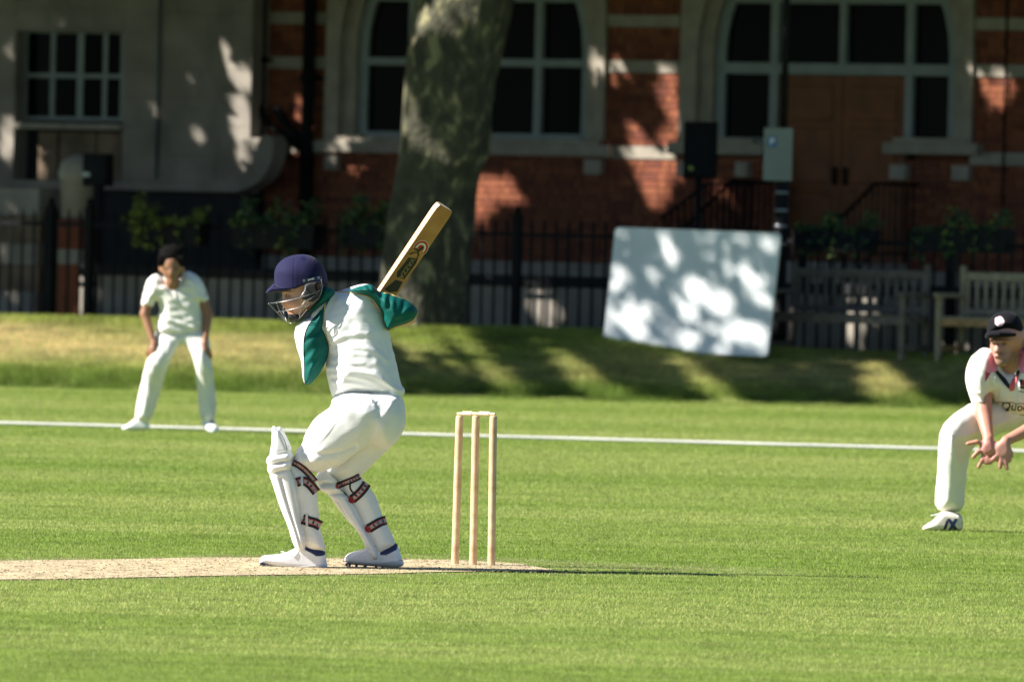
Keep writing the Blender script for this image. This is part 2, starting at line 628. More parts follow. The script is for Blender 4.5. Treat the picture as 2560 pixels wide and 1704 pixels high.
def lawn_blades(N=860000):
    D = 31.5 + (95.4 - 31.5) * RNG.random(N) ** 1.08
    X = RNG.uniform(-1, 1, N) * (0.0535 * D + 1.1)
    Y = D - 45
    # mown bands: each pass leans the grass, its light and dark painted into the colour
    yy = Y + 0.10 * X
    nz = noise2(X * 0.35, Y * 0.5, 3, 4, 0.8)
    edges = np.array([-14.0, -10.6, -9.0, -7.1, -4.3, -2.0, 0.9, 3.6, 5.2, 8.0, 10.2, 13.5, 16.0, 19.5, 23.0, 26.0, 30.5, 34.0, 38.0, 43.0, 47.0, 52.0])
    tone = np.array([0.15, 0.75, 0.3, 0.95, 0.6, 0.4, 0.2, 0.7, 0.35, 0.85, 0.45, 0.7, 0.3, 0.6, 0.8, 0.35, 0.75, 0.3, 0.65, 0.35, 0.6, 0.4])
    k = np.clip(np.searchsorted(edges, yy) - 1, 0, len(tone) - 1)
    band = tone[k] - 0.5
    fine = noise2(X * 0.25, Y * 1.2, 8, 3, 1.3) - 0.5
    light = np.array([0.54, 0.59, 0.175]); dark = np.array([0.27, 0.405, 0.055])
    t = np.clip(0.55 + 1.15 * band + 0.9 * (nz - 0.5) + 0.7 * fine, 0, 1)[:, None]
    col = dark * (1 - t) + light * t
    col *= RNG.uniform(0.84, 1.16, N)[:, None]
    dry = RNG.random(N) < 0.05
    col[dry] = np.array([0.66, 0.62, 0.30]) * RNG.uniform(0.8, 1.2, dry.sum())[:, None]
    h = RNG.uniform(0.006, 0.0145, N) * (1 + 0.004 * (D - 45))
    w = RNG.uniform(0.0030, 0.0048, N) * (D / 45) ** 0.9
    # worn strip: cropped straw, thinning out into the turf
    jit = noise2(X * 1.5, Y * 1.5, 21, 4, 1.2) - 0.5
    sd = polyline_dist(X, Y, pitch_poly, True)
    sd = np.where(inside_poly(X, Y, pitch_poly), sd, -sd) + 1.1 * jit
    px, _ = pix(np.stack([X, Y, np.zeros(N)], 1))
    feather = 0.4 + 0.7 * smooth01((px - 1150) / 600)
    worn = smooth01(0.5 + sd / feather)
    straw = np.array([0.78, 0.66, 0.43])
    mix = np.clip(worn * (0.65 + 0.9 * (noise2(X * 2, Y * 2, 33, 3, 2.0) - 0.4)), 0, 1)[:, None]
    col = col * (1 - mix) + straw * RNG.uniform(0.65, 1.15, N)[:, None] * mix
    h = h * (1 - 0.5 * worn)
    keep = RNG.random(N) > 0.35 * worn * (0.5 + noise2(X * 2.5, Y * 2.5, 51, 3, 2.0))
    ln = RNG.normal(0, 0.004, (N, 2))
    ln[:, 0] += 0.003 * band
    pos = np.stack([X, Y, np.where(worn > 0.5, 0.004, 0.0)], 1)
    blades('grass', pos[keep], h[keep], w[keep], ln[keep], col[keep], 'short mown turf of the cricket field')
    # crumbs of turned soil on the worn ground
    n = 900
    cx, cy = RNG.uniform(-2.6, 1.6, n * 6), RNG.uniform(-4.0, 1.0, n * 6)
    ok = inside_poly(cx, cy, pitch_poly)
    cx, cy = cx[ok][:n], cy[ok][:n]
    mb = MB()
    for x, y in zip(cx, cy):
        r = random.uniform(0.002, 0.006)
        mb.add([(x - r * 1.5, y, 0.004), (x + r * 1.5, y - r, 0.004), (x, y + r * 1.5, 0.004), (x, y, 0.004 + r)], [(0, 1, 3), (1, 2, 3), (2, 0, 3)])
    o = mb.build('soil_crumbs', m_crumb)
    tag(o, 'loose dark crumbs of soil on the worn crease', 'soil', kind='stuff')
lawn_blades()

def bank_blades(N=310000):
    X = RNG.uniform(-9.5, 8.0, N)
    Yc = crest_y(X)
    Y = 49.7 + (Yc + 0.9 - 49.7) * RNG.random(N)
    t = (Y - 50.0) / (Yc - 50.0)
    nz = noise2(X, Y * 2, 5, 4, 0.55)
    nz2 = noise2(X, Y * 2, 6, 4, 2.2)
    green = np.array([0.185, 0.275, 0.050]); olive = np.array([0.30, 0.38, 0.075]); tan = np.array([0.86, 0.66, 0.35])
    # lush at the foot, burnt in the middle (most to the left), greener again along the crest
    dryness = np.clip((1.2 - 1.05 * smooth01((X + 1.8) / 1.6)) * np.exp(-((t - 0.62) / 0.22) ** 2) + 1.5 * (nz - 0.55), 0, 1)[:, None]
    foot = np.clip(1.25 - t / (0.20 + 0.28 * nz2), 0, 1)[:, None]
    col = (olive * (1 - dryness) + tan * dryness) * (1 - foot) + green * foot
    crest = np.clip((t - 0.88) / 0.1, 0, 1)[:, None]
    col = col * (1 - 0.8 * crest) + np.array([0.36, 0.42, 0.09]) * 0.8 * crest
    col = col * (0.45 + 1.1 * noise2(X * 1.5, Y * 3, 61, 4, 2.5)[:, None]) * RNG.uniform(0.75, 1.25, N)[:, None]
    h = (0.035 + 0.085 * foot[:, 0] + 0.03 * crest[:, 0]) * RNG.uniform(0.5, 1.4, N)
    h *= np.clip((Y - 49.7 - 0.7 * noise2(X * 1.4, X * 0, 77, 3, 1.6)) / 0.5, 0.12, 1)
    w = RNG.uniform(0.006, 0.012, N)
    ln = RNG.normal(0, 0.02, (N, 2)); ln[:, 1] -= 0.012
    keep = RNG.random(N) > 0.2 * dryness[:, 0]
    pos = np.stack([X, Y, bank_z(X, Y)], 1)
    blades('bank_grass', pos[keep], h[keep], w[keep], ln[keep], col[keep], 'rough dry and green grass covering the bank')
bank_blades()

# ---- boundary rope
m_rope = M('rope_white', (0.62, 0.61, 0.56), 0.8, 0.12, 60, bump=0.6, bscale=150)
rp = []
for i in range(261):
    X = -16 + 32 * i / 260
    D = 75.05 - (X / 3.98) * 0.75
    rp.append((X, D - 45 + 0.015 * math.sin(X * 2.1) + 0.01 * math.sin(X * 5.3), 0.017))
mb = MB().tube(rp, 0.0140, 8)
rope = obj('boundary_rope', mb.v, mb.f, m_rope, None, True)
tag(rope, 'white boundary rope lying across the outfield behind the stumps', 'rope')

# ================================================================ STREET FRONT
FB = np.array([0.0, 65.0, 0.0])
UD = np.array([math.cos(TH), -math.sin(TH), 0.0])
ND = np.array([math.sin(TH), math.cos(TH), 0.0])    # inward
def F(px, py, w=0.0):
    d = ray(px, py)
    t = (w - (cam_loc - FB) @ ND) / (d @ ND)
    p = cam_loc + d * t
    return float((p - FB) @ UD), float(p[2])
def fbox(mb, px0, px1, py0, py1, w0, w1, bev=0.0):
    """box on the front, from the photo rectangle at its outer face w0"""
    pm, qm = (py0 + py1) / 2, (px0 + px1) / 2
    u0, u1 = F(px0, pm, w0)[0], F(px1, pm, w0)[0]
    z1, z0 = F(qm, py0, w0)[1], F(qm, py1, w0)[1]
    return mb.box(u0, u1, w0, w1, z0, z1, bev)

m_mortar = M('mortar', (0.11, 0.075, 0.055), 0.95, 0.2, 20)
m_bricks = [M('brick_a', (0.22, 0.060, 0.026), 0.85, 0.22, 9, bump=0.4, bscale=70),
            M('brick_b', (0.27, 0.082, 0.034), 0.85, 0.22, 9, bump=0.4, bscale=70),
            M('brick_c', (0.17, 0.045, 0.024), 0.85, 0.22, 9, bump=0.4, bscale=70)]
m_stone = M('portland_stone', (0.37, 0.325, 0.26), 0.85, 0.16, 5, bump=0.2, bscale=50, detail=7)
m_stone2 = M('weathered_stone', (0.295, 0.262, 0.220), 0.9, 0.24, 2.2, bump=0.25, bscale=40, detail=8)
m_paint = M('painted_frame', (0.27, 0.31, 0.305), 0.5, 0.1, 6)
m_glass = M('dark_pane', (0.0015, 0.0018, 0.0024), 0.2, 0.3, 1.5, spec=0.04)
m_black = M('black_iron', (0.007, 0.0075, 0.009), 0.6, 0.3, 12, spec=0.12)
m_door = M('varnished_door', (0.20, 0.060, 0.013), 0.6, 0.25, 5)
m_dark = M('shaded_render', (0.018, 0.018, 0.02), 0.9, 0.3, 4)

bb = thing('brick_building', 'red brick street building with stone bands and tall arched windows', 'building', tuple(FB), -TH)
Z_TOP = 4.45
UL, UR = F(626, 300)[0], F(2640, 300)[0] + 4.0
# stone band heights (from the photo, at x = 1590)
bands = [(37, 69), (151, 183), (365, 398)]
band_z = [(F(1590, b, 0)[1], F(1590, a, 0)[1]) for a, b in bands]
plinth_z = (F(1400, 690, 0)[1], F(1400, 655, 0)[1])
w1L, w1R = F(812, 200)[0], F(1510, 200)[0]
w2L, w2R = F(1698, 200)[0], F(2430, 200)[0]
sill_z = F(1400, 385, 0)[1]
door_u = (F(1967, 400)[0], F(2262, 400)[0])
ground_z = 0.52
# brick panels: (u0,u1,z0,z1)
panels = []
def split_bands(u0, u1, z0, z1, with_bands=True):
    cuts = []
    if with_bands:
        cuts = sorted([b for b in band_z if b[1] > z0 and b[0] < z1])
    z = z0
    for a, b in cuts:
        if a > z: panels.append((u0, u1, z, a))
        z = b
    if z < z1: panels.append((u0, u1, z, z1))
split_bands(UL, w1L, plinth_z[1], Z_TOP)
split_bands(w1R, w2L, plinth_z[1], Z_TOP)
split_bands(w2R, UR, plinth_z[1], Z_TOP)
panels.append((w1L, w1R, plinth_z[1], sill_z - 0.002))
panels.append((w2L, door_u[0] - 0.02, plinth_z[1], sill_z - 0.002))
panels.append((door_u[1] + 0.02, w2R, plinth_z[1], sill_z - 0.002))
wall = MB().box(UL, w1L, 0.03, 0.30, plinth_z[1], Z_TOP).build('brick_wall', m_mortar, bb)
for u0, u1, z0, z1 in panels:
    if abs(u0 - UL) > 1e-6:
        MB().box(u0, u1, 0.03, 0.30, z0, z1).build('brick_panel', m_mortar, bb)

BL, BHt, BJ = 0.2225, 0.0655, 0.0095
def brick_mesh(L, mat, nm):
    mb = MB().box(-L / 2, L / 2, 0.0, 0.06, -BHt / 2, BHt / 2, 0.004)
    return mesh_from(nm, mb.v, mb.f, [mat])
bm_full = [brick_mesh(0.215, m, 'brick') for m in m_bricks]
bm_head = [brick_mesh(0.1025, m, 'brick') for m in m_bricks]
cand, rest = [], MB()
rest_idx = []
rb = random.Random(3)
for u0, u1, z0, z1 in panels:
    nrow = max(1, int((z1 - z0) / 0.075))
    ch = (z1 - z0) / nrow
    for r in range(nrow):
        zc = z0 + (r + 0.5) * ch
        u = u0 - rb.random() * 0.3 if r % 2 else u0 - 0.06 - rb.random() * 0.1
        k = 0
        while u < u1:
            L = 0.215 if (k % 2 == 0) else 0.1025
            a, b = max(u, u0 + 0.002), min(u + L, u1 - 0.002)
            if b - a > 0.02:
                out = -0.004 + 0.004 * rb.random()
                mi = rb.choice((0, 0, 1, 1, 2))
                full = abs((b - a) - L) < 1e-6 and abs(ch - 0.075) < 0.004
                px, py = pix([FB + UD * ((a + b) / 2) + np.array([0, 0, zc])])
                if full and -20 < px[0] < 2580 and -10 < py[0] < 640:
                    cand.append((px[0], py[0], (a + b) / 2, zc, L, mi, out))
                else:
                    n0 = len(rest.f)
                    rest.box(a, b, out, 0.06, zc - ch / 2 + 0.0045, zc + ch / 2 - 0.0045, 0)
                    rest_idx += [mi] * (len(rest.f) - n0)
            u += L + BJ
            k += 1
# the 300 that show largest: nearest (right-hand) and unobstructed
def shown(c):
    x, y = c[0], c[1]
    hid = (960 < x < 1280 and y < 830) or (y > 560 and 1500 < x < 1950)
    return (0 if hid else 1) * (1 if c[4] > 0.2 else 0.4) * (1 + x / 9000) * (1.0 if y < 540 else 0.3)
cand.sort(key=shown, reverse=True)
for c in cand[:300]:
    _, _, u, z, L, mi, out = c
    o = bpy.data.objects.new('brick', (bm_full if L > 0.2 else bm_head)[mi])
    o.location = (u, out, z)
    link(o, wall)
for c in cand[300:]:
    _, _, u, z, L, mi, out = c
    n0 = len(rest.f)
    rest.box(u - L / 2, u + L / 2, out, 0.06, z - BHt / 2, z + BHt / 2)
    rest_idx += [mi] * (len(rest.f) - n0)
o = obj('brickwork', rest.v, rest.f, m_bricks, wall, world=False, midx=rest_idx)
tag(o, None, kind='stuff')

# upper storeys (above the frame), end returns and base
MB().box(UL, UR, 0.0, 6.0, Z_TOP, 11.0).box(UL, UR, 0.32, 6.0, 0.3, Z_TOP - 0.01).build('upper_wall', m_bricks[0], bb)
MB().box(UL - 0.3, UR + 0.3, -0.35, 6.3, 11.0, 11.35, 0.05).build('cornice', m_stone, bb)
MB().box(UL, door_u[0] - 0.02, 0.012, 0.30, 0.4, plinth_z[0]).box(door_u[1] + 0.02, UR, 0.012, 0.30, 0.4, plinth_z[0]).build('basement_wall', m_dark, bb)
for a, b in ((UL, door_u[0] - 0.02), (door_u[1] + 0.02, UR)):
    MB().box(a, b, -0.03, 0.30, plinth_z[0], plinth_z[1] - 0.002, 0.006).build('plinth_band', m_stone, bb)
for z0, z1 in band_z:
    for a, b in ((UL, w1L), (w1R, w2L), (w2R, UR)):
        n = max(1, round((b - a) / 0.75))
        for i in range(n):
            MB().box(a + (b - a) * i / n + 0.002, a + (b - a) * (i + 1) / n - 0.002, -0.018, 0.3, z0 + 0.003, z1 - 0.003, 0.004).build('stone_band', m_stone, bb)

def arched_window(pxs, door=False):
    """pxs: outer left, reveal, frame in, frame out ... in photo pixels"""
    oL, gL, gR, oR = pxs
    uL, uR = F(oL, 200, -0.06)[0], F(oR, 200, -0.06)[0]
    a, b = F(gL, 200, 0.10)[0], F(gR, 200, 0.10)[0]
    zs = F(1400, 128, 0)[1]
    zsill = F(1400, 346, 0)[1]
    R = (b - a) / 2
    cx = (a + b) / 2
    # stone surround with an arched opening, stepped towards the glass
    def surround(name, u0, u1, ai, bi, w0, w1, zb):
        Ri = (bi - ai) / 2; ci = (ai + bi) / 2
        n = 20
        arc = [(ci - Ri * math.cos(math.pi * i / n), zs + Ri * math.sin(math.pi * i / n)) for i in range(n + 1)]
        ztop = zs + Ri + 0.35
        inner = [(ai, zb)] + arc + [(bi, zb)]
        outer = [(u0, zb), (u0, zs)] + [(u0 + (u1 - u0) * min(1, max(0, (q[0] - ai) / (bi - ai))), ztop) for q in arc[1:-1]] + [(u1, zs), (u1, zb)]
        m = MB()
        for w in (w0, w1):
            m.v += [(x, w, z) for x, z in inner] + [(x, w, z) for x, z in outer]
        k = len(inner)
        for i in range(k - 1):
            m.f.append((i, i + 1, k + i + 1, k + i))                              # face
            m.f.append((2 * k + i, 2 * k + i + 1, i + 1, i))                      # inner reveal
            m.f.append((k + i, k + i + 1, 3 * k + i + 1, 3 * k + i))              # outer edge
        return m.build(name, m_stone, bb)
    step = (uR - uL) * 0
    top = surround('arched_window', uL, uR, F(gL - 72, 200, -0.06)[0], F(gR + 6, 200, -0.06)[0] + 0.16, -0.06, 0.06, zsill - 0.01)
    s2 = surround('inner_moulding', F(gL - 84, 200, 0.04)[0], b + 0.30, a - 0.12, b + 0.12, 0.035, 0.13, zsill - 0.01)
    s2.parent = top
    s3 = surround('window_frame', a - 0.16, b + 0.16, a, b, 0.10, 0.16, zsill - 0.004)
    s3.data.materials[0] = m_paint; s3.parent = top
    # cill blocks and corbels
    spans = [(oL - 30, oR + 12)] if not door else [(1667, 1905), (2205, 2442)]
    for x0, x1 in spans:
        fbox(MB(), x0, x1, 357, 386, -0.14, 0.12, 0.008).build('sill', m_stone, top)
        fbox(MB(), x0 + 26, x1 - 26, 345, 357.5, -0.08, 0.14, 0.004).build('sill_step', m_stone, top)
    cor = [(808, 840), (1458, 1500)] if not door else [(1690, 1720), (1836, 1868), (2222, 2264), (2377, 2420)]
    for x0, x1 in cor:
        yo = 0.0165 * ((x0 + x1) / 2 - 1590)
        fbox(MB(), x0, x1, 400 + yo, 438 + yo, -0.10, 0.1, 0.008).build('corbel', m_stone, top)
    return top, a, b, zs, zsill

def pane(u0, u1, z0, z1, par, w=0.17):
    MB().box(u0, u1, w, w + 0.012, z0, z1).build('pane', m_glass, par)

t1, a, b, zs, zsl = arched_window((812, 918, 1455, 1510))
zt0, zt1 = F(1350, 168, .1)[1], F(1350, 148, .1)[1]
zu0, zu1 = F(1350, 6, .1)[1], F(1350, -10, .1)[1]
mull = [(F(1020, 200, .1)[0], F(1037, 200, .1)[0]), (F(1336, 200, .1)[0], F(1354, 200, .1)[0])]
MB().box(a, b, 0.09, 0.17, zt0, zt1, 0.006).build('transom', m_paint, t1)
MB().box(a, b, 0.09, 0.17, zu0, zu1, 0.006).build('transom', m_paint, t1)
MB().box(a, b, 0.09, 0.17, zsl - 0.02, zsl + 0.05, 0.006).build('bottom_rail', m_paint, t1)
for q0, q1 in mull:
    MB().box(q0, q1, 0.085, 0.172, zsl, zs + 1.1, 0.006).build('mullion', m_paint, t1)
xs = [a, *[v for q in mull for v in q], b]
for i in range(0, 6, 2):
    pane(xs[i], xs[i + 1], zsl + 0.04, zt0, t1)
    pane(xs[i], xs[i + 1], zt1, zu0, t1)
    pane(xs[i], xs[i + 1], zu1, zs + 1.2, t1)

t2, a, b, zs, zsl2 = arched_window((1698, 1812, 2372, 2430), True)
zt0, zt1 = F(2190, 189, .1)[1], F(2190, 160, .1)[1]
mull = [(F(1924, 250, .1)[0], F(1944, 250, .1)[0]), (F(2262, 250, .1)[0], F(2282, 250, .1)[0])]
MB().box(a, b, 0.09, 0.17, zt0, zt1, 0.006).build('transom', m_paint, t2)
zu0, zu1 = F(2100, 10, .1)[1], F(2100, -8, .1)[1]
MB().box(a, b, 0.09, 0.17, zu0, zu1, 0.006).build('transom', m_paint, t2)
cmu = (F(2100, 80, .1)[0], F(2117, 80, .1)[0])
for q0, q1 in mull:
    MB().box(q0, q1, 0.085, 0.172, zsl2 if q0 > door_u[0] + 1 or True else 0, zs + 1.2, 0.006).build('mullion', m_paint, t2)
MB().box(*cmu, 0.085, 0.172, zt1, zs + 1.3, 0.006).build('mullion', m_paint, t2)
xs = [a, mull[0][0], mull[0][1], cmu[0], cmu[1], mull[1][0], mull[1][1], b]
for i in range(0, 8, 2):
    pane(xs[i], xs[i + 1], zt1, zu0, t2)
    pane(xs[i], xs[i + 1], zu1, zs + 1.3, t2)
pane(xs[0], xs[1], zsl2 + 0.03, zt0, t2)
pane(xs[6], xs[7], zsl2 + 0.03, zt0, t2)
for q0, q1 in ((xs[0], xs[1]), (xs[6], xs[7])):
    MB().box(q0, q1, 0.09, 0.17, zsl2 - 0.02, zsl2 + 0.045, 0.006).build('bottom_rail', m_paint, t2)
# double door, landing and steps
LAND = 1.42
du0, du1 = mull[0][1], mull[1][0]
um = (du0 + du1) / 2
for s0, s1, hx in ((du0, um - 0.004, um - 0.07), (um + 0.004, du1, um + 0.07)):
    leaf = MB().box(s0, s1, 0.14, 0.19, LAND, zt0 - 0.005, 0.004).build('door_leaf', m_door, bb)
    wl = s1 - s0
    for z0, z1 in ((LAND + 0.12, LAND + 0.78), (LAND + 0.88, LAND + 1.50), (LAND + 1.58, zt0 - 0.12)):
        if z1 - z0 > 0.08:
            MB().box(s0 + wl * .14, s1 - wl * .14, 0.122, 0.145, z0, z1, 0.012).build('door_panel', m_door, leaf)
    MB().box(hx - 0.018, hx + 0.018, 0.09, 0.14, LAND + 0.86, LAND + 1.06, 0.006).build('handle', m_black, leaf)
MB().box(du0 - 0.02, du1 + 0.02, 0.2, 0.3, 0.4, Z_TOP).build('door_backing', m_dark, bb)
st = MB()
for i in range(6):
    z1 = LAND - 0.15 * (i + 1) + 0.15
    st = MB().box(du0 - 0.15, du1 + 0.15, -0.6 - 0.3 * (i + 1) if i else -0.9, -0.6 - 0.3 * i if i else 0.14, 0.4, z1 - (0.002 if i else 0), 0.006)
    st.build('step', m_stone, bb)

# stair handrails (dark iron, one each side)
def stair_rail(uu, lbl):
    r = thing('stair_railing', lbl, 'railing', tuple(FB + UD * uu), -TH, 'iron railings of the entrance steps')
    top = [(0, 0.0, LAND + .88), (0, -0.9, LAND + .88), (0, -2.4, 0.52 + .95)]
    low = [(0, 0.0, LAND + .10), (0, -0.9, LAND + .10), (0, -2.4, 0.52 + .17)]
    MB().tube(top, 0.022, 6).build('top_rail', m_black, r, True)
    MB().tube(low, 0.014, 6).build('bottom_rail', m_black, r, True)
    for k in range(19):
        y = -0.07 - 0.126 * k
        f = 0 if y > -0.9 else (-y - 0.9) / 1.5
        zb = (LAND + .10) * (1 - f) + (0.69) * f
        zt = (LAND + .88) * (1 - f) + (1.47) * f
        MB().tube([(0, y, zb), (0, y, zt)], 0.011, 6).build('bar', m_black, r, True)
    MB().box(-0.03, 0.03, -2.45, -2.39, 0.5, 1.62, 0.008).build('newel_post', m_black, r)
stair_rail(door_u[0] - 0.16, 'black iron handrail on the left of the entrance steps')
stair_rail(door_u[1] + 0.16, 'black iron handrail on the right of the entrance steps')
# railing that stands along the front, left of the steps (seen above the white board)
ar = thing('area_railing', 'black iron area railing under the parking sign left of the door', 'railing', tuple(FB + ND * -0.9), -TH)
u0, u1 = F(1655, 500, -0.9)[0], F(1885, 500, -0.9)[0]
zt0_, zt1_ = F(1660, 545, -.9)[1], F(1770, 460, -.9)[1]
um_ = F(1765, 500, -.9)[0]
def rail_top(u): return zt0_ + (zt1_ - zt0_) * min(1, max(0, (u - u0) / (um_ - u0)))
MB().tube([(u0, 0, zt0_), (um_, 0, zt1_), (u1, 0, zt1_)], 0.02, 6).build('top_rail', m_black, ar, True)
MB().tube([(u0, 0, 0.8), (u1, 0, 0.8)], 0.015, 6).build('bottom_rail', m_black, ar, True)
nbar = 14
for i in range(nbar):
    u = u0 + (u1 - u0) * (i + 0.5) / nbar
    MB().tube([(u, 0, 0.55), (u, 0, rail_top(u))], 0.014, 6).build('bar', m_black, ar, True)

# drainpipes and thin conduit
def pipe(name, px, y0, y1, r, w, label, mat=m_black, joints=()):
    u, z1 = F(px, y0, w); _, z0 = F(px, y1, w)
    u2 = F(px, y1, w)[0]
    uu = (u + u2) / 2
    t = thing(name, label, 'pipe', tuple(FB + UD * uu + ND * w), -TH)
    MB().tube([(0, 0, z0), (0, 0, z1)], r, 10).build('pipe', mat, t, True)
    for zj in joints:
        MB().tube([(0, 0, zj - 0.04), (0, 0, zj + 0.04)], r * 1.35, 10).build('collar', mat, t, True)
        MB().box(-r * 2, r * 2, r * 0.6, abs(w) - 0.003 if w < 0 else r, zj - 0.02, zj + 0.02).build('bracket', mat, t)
    return t
pipe('drainpipe', 649, -40, 650, 0.055, -0.10, 'black iron drainpipe at the corner of the stone building', joints=(2.2, 3.6))
pipe('drainpipe', 768, -40, 650, 0.075, -0.12, 'thick black drainpipe left of the first arched window', joints=(2.0, 3.4))
pipe('cable', 2512, -40, 560, 0.012, -0.03, 'thin black cable running down the brick at the right edge')
sn = thing('branch_pipe', 'black branch pipe joining the two drainpipes', 'pipe', tuple(FB), -TH)
pts = [F(652, 268, -.1), F(672, 312, -.1), F(712, 335, -.1), F(760, 370, -.1)]
MB().tube([(u, -0.14, z) for u, z in chaikin(pts, 2, False)], 0.045, 8).build('pipe', m_black, sn, True)
pts = [F(700, 272, -.1), F(728, 318, -.1), F(760, 352, -.1)]
MB().tube([(u, -0.17, z) for u, z in chaikin(pts, 2, False)], 0.06, 8).build('elbow', m_black, sn, True)

# ---------------------------------------------------------------- stone building on the left
SW = -0.35                       # stands proud of the brick front
sb = thing('stone_building', 'pale stone building with a small paned window at the left', 'building', tuple(FB), -TH)
SL, SR = F(-1100, 300, SW)[0], F(626, 300, SW)[0]
wl0, wr0 = F(38, 190, SW)[0], F(308, 190, SW)[0]
wz1, wz0 = F(170, 78, SW)[1], F(170, 455, SW)[1]
zb = F(400, 456, SW)[1]
def blocks(u0, u1, z0, z1, seed):
    rr = random.Random(seed)
    n = max(1, round((z1 - z0) / 0.31))
    for i in range(n):
        za, zc = z0 + (z1 - z0) * i / n, z0 + (z1 - z0) * (i + 1) / n
        u = u0
        first = rr.uniform(0.35, 0.8)
        while u < u1 - 1e-4:
            L = first if u == u0 else rr.uniform(0.55, 0.85)
            e = min(u1, u + L)
            if u1 - e < 0.2: e = u1
            MB().box(u + 0.0015, e - 0.0015, SW + rr.uniform(0, 0.002), SW + 0.3, za + 0.0015, zc - 0.0015, 0.003).build('stone_block', m_stone2, sbw)
            u = e
sbw = MB().box(SL, wl0, SW + 0.02, 5.5, zb, 11.0).box(wr0, SR, SW + 0.02, 5.5, zb, 11.0).box(wl0, wr0, SW + 0.02, 5.5, wz1, 11.0).box(wl0, wr0, SW + 0.42, 5.5, zb, wz1).build('stone_wall', m_stone2, sb)
blocks(SL, wl0, zb, Z_TOP, 1)
blocks(wr0, SR, zb, Z_TOP, 2)
blocks(wl0, wr0, wz1, Z_TOP, 4)
MB().box(SL, SR, SW - 0.09, SW + 0.25, zb - 0.10, zb, 0.01).build('ledge', m_stone2, sb)
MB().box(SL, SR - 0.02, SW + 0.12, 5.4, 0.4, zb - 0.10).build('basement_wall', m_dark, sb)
# window with eight panes over a boarded lower light
zf0, zf1 = F(170, 318, SW)[1], F(170, 84, SW)[1]
win = MB().box(wl0, wr0, SW + 0.28, SW + 0.41, wz0, wz1).build('window', m_dark, sb)
vb = [(58, 68), (125, 137), (192, 208), (256, 268), (300, 310)]
hb = [(76, 84), (184, 196), (292, 302)]
WI = SW + 0.2
for x0, x1 in vb:
    q = F(x0, 190, WI)[0], F(x1, 190, WI)[0]
    MB().box(*q, WI, WI + 0.05, F(180, 302, WI)[1], F(180, 76, WI)[1], 0.004).build('glazing_bar', m_paint, win)
for y0, y1 in hb:
    MB().box(F(58, 190, WI)[0], F(310, 190, WI)[0], WI - 0.003, WI + 0.047, F(180, y1, WI)[1], F(180, y0, WI)[1], 0.004).build('glazing_bar', m_paint, win)
for i in range(4):
    for j in range(2):
        q = F(vb[i][1], 190, WI)[0], F(vb[i + 1][0], 190, WI)[0]
        MB().box(*q, WI + 0.02, WI + 0.03, F(180, hb[j + 1][0], WI)[1], F(180, hb[j][1], WI)[1]).build('pane', m_glass, win)
MB().box(wl0 + 0.03, wr0 - 0.0, SW - 0.03, SW + 0.28, F(180, 324, SW)[1], F(180, 308, SW)[1], 0.008).build('sill', m_stone, sb)
m_board = M('old_board', (0.20, 0.14, 0.09), 0.8, 0.4, 3)
for x0, x1 in ((95, 142), (148, 238), (242, 302)):
    MB().box(F(x0, 390, WI)[0], F(x1, 390, WI)[0], WI, WI + 0.03, F(180, 452, WI)[1], F(180, 330, WI)[1], 0.004).build('board', m_board, win)
# carved scroll running down from the corner
prof = [(540, 470), (540, 452), (590, 446), (628, 428), (648, 395), (655, 362), (665, 340), (690, 338), (696, 362), (690, 408), (668, 448), (630, 474), (585, 482)]
pz = chaikin([F(x, y, SW - .2) for x, y in prof], 2)
MB().prism(pz, SW - 0.30, SW - 0.02).build('scroll', m_stone2, sb)
fbox(MB(), 598, 676, 345, 412, SW - 0.06, SW + 0.2, 0.012).build('scroll_block', m_stone2, sb)
pipe('conduit', 396, -40, 448, 0.016, SW - 0.03, 'thin dark green conduit on the stone wall beside the window', M('green_paint', (0.02, 0.07, 0.065), 0.5))

# ================================================================ RAILINGS AND WHAT STANDS ALONG THEM
fo = np.array([0.0, 55.0, 0.0])
def FE(px, py, w=0.0):
    d = ray(px, py)
    t = (w - (cam_loc - fo) @ ND) / (d @ ND)
    p = cam_loc + d * t
    return float((p - fo) @ UD), float(p[2])
fence = thing('park_railings', 'long black iron railings along the top of the bank', 'fence', tuple(fo), -TH)
f0, f1 = FE(-800, 600)[0], FE(3100, 600)[0]
def fz(u): return float(crest_z(u * math.cos(TH)))
zr = FE(1200, 584)[1]; zrb = FE(1350, 797)[1]
MB().box(f0, f1, -0.008, 0.008, zr - 0.02, zr + 0.02).build('top_rail', m_black, fence)
MB().box(f0, f1, -0.0085, 0.0085, zrb - 0.3, zrb - 0.27).build('bottom_rail', m_black, fence)
sp = (FE(1447, 800)[0] - FE(1324, 800)[0]) / 4
bar = MB().tube([(0, 0, 0.40), (0, 0, 0.8), (0, 0, zr + 0.10), (0, 0, zr + 0.165)], [0.0145, 0.0145, 0.0145, 0.003], 8)
bme = mesh_from('bar', bar.v, bar.f, [m_black], smooth=True)
ub = FE(1324, 800)[0]
k0 = int((f0 - ub) / sp)
posts = [FE(126, 650)[0], FE(222, 650)[0], FE(1292, 650)[0], FE(2378, 700)[0]]
for k in range(k0, int((f1 - ub) / sp) + 1):
    u = ub + k * sp
    if min(abs(u - p) for p in posts) < 0.05: continue
    o = bpy.data.objects.new('bar', bme)
    o.location = (u, 0, 0)
    link(o, fence)
for p in posts:
    MB().box(p - 0.042, p + 0.042, -0.042, 0.042, 0.35, zr + 0.20, 0.006).tube([(p, 0, zr + 0.2), (p, 0, zr + 0.24), (p, 0, zr + 0.29)], [0.03, 0.042, 0.012], 10).build('post', m_black, fence)

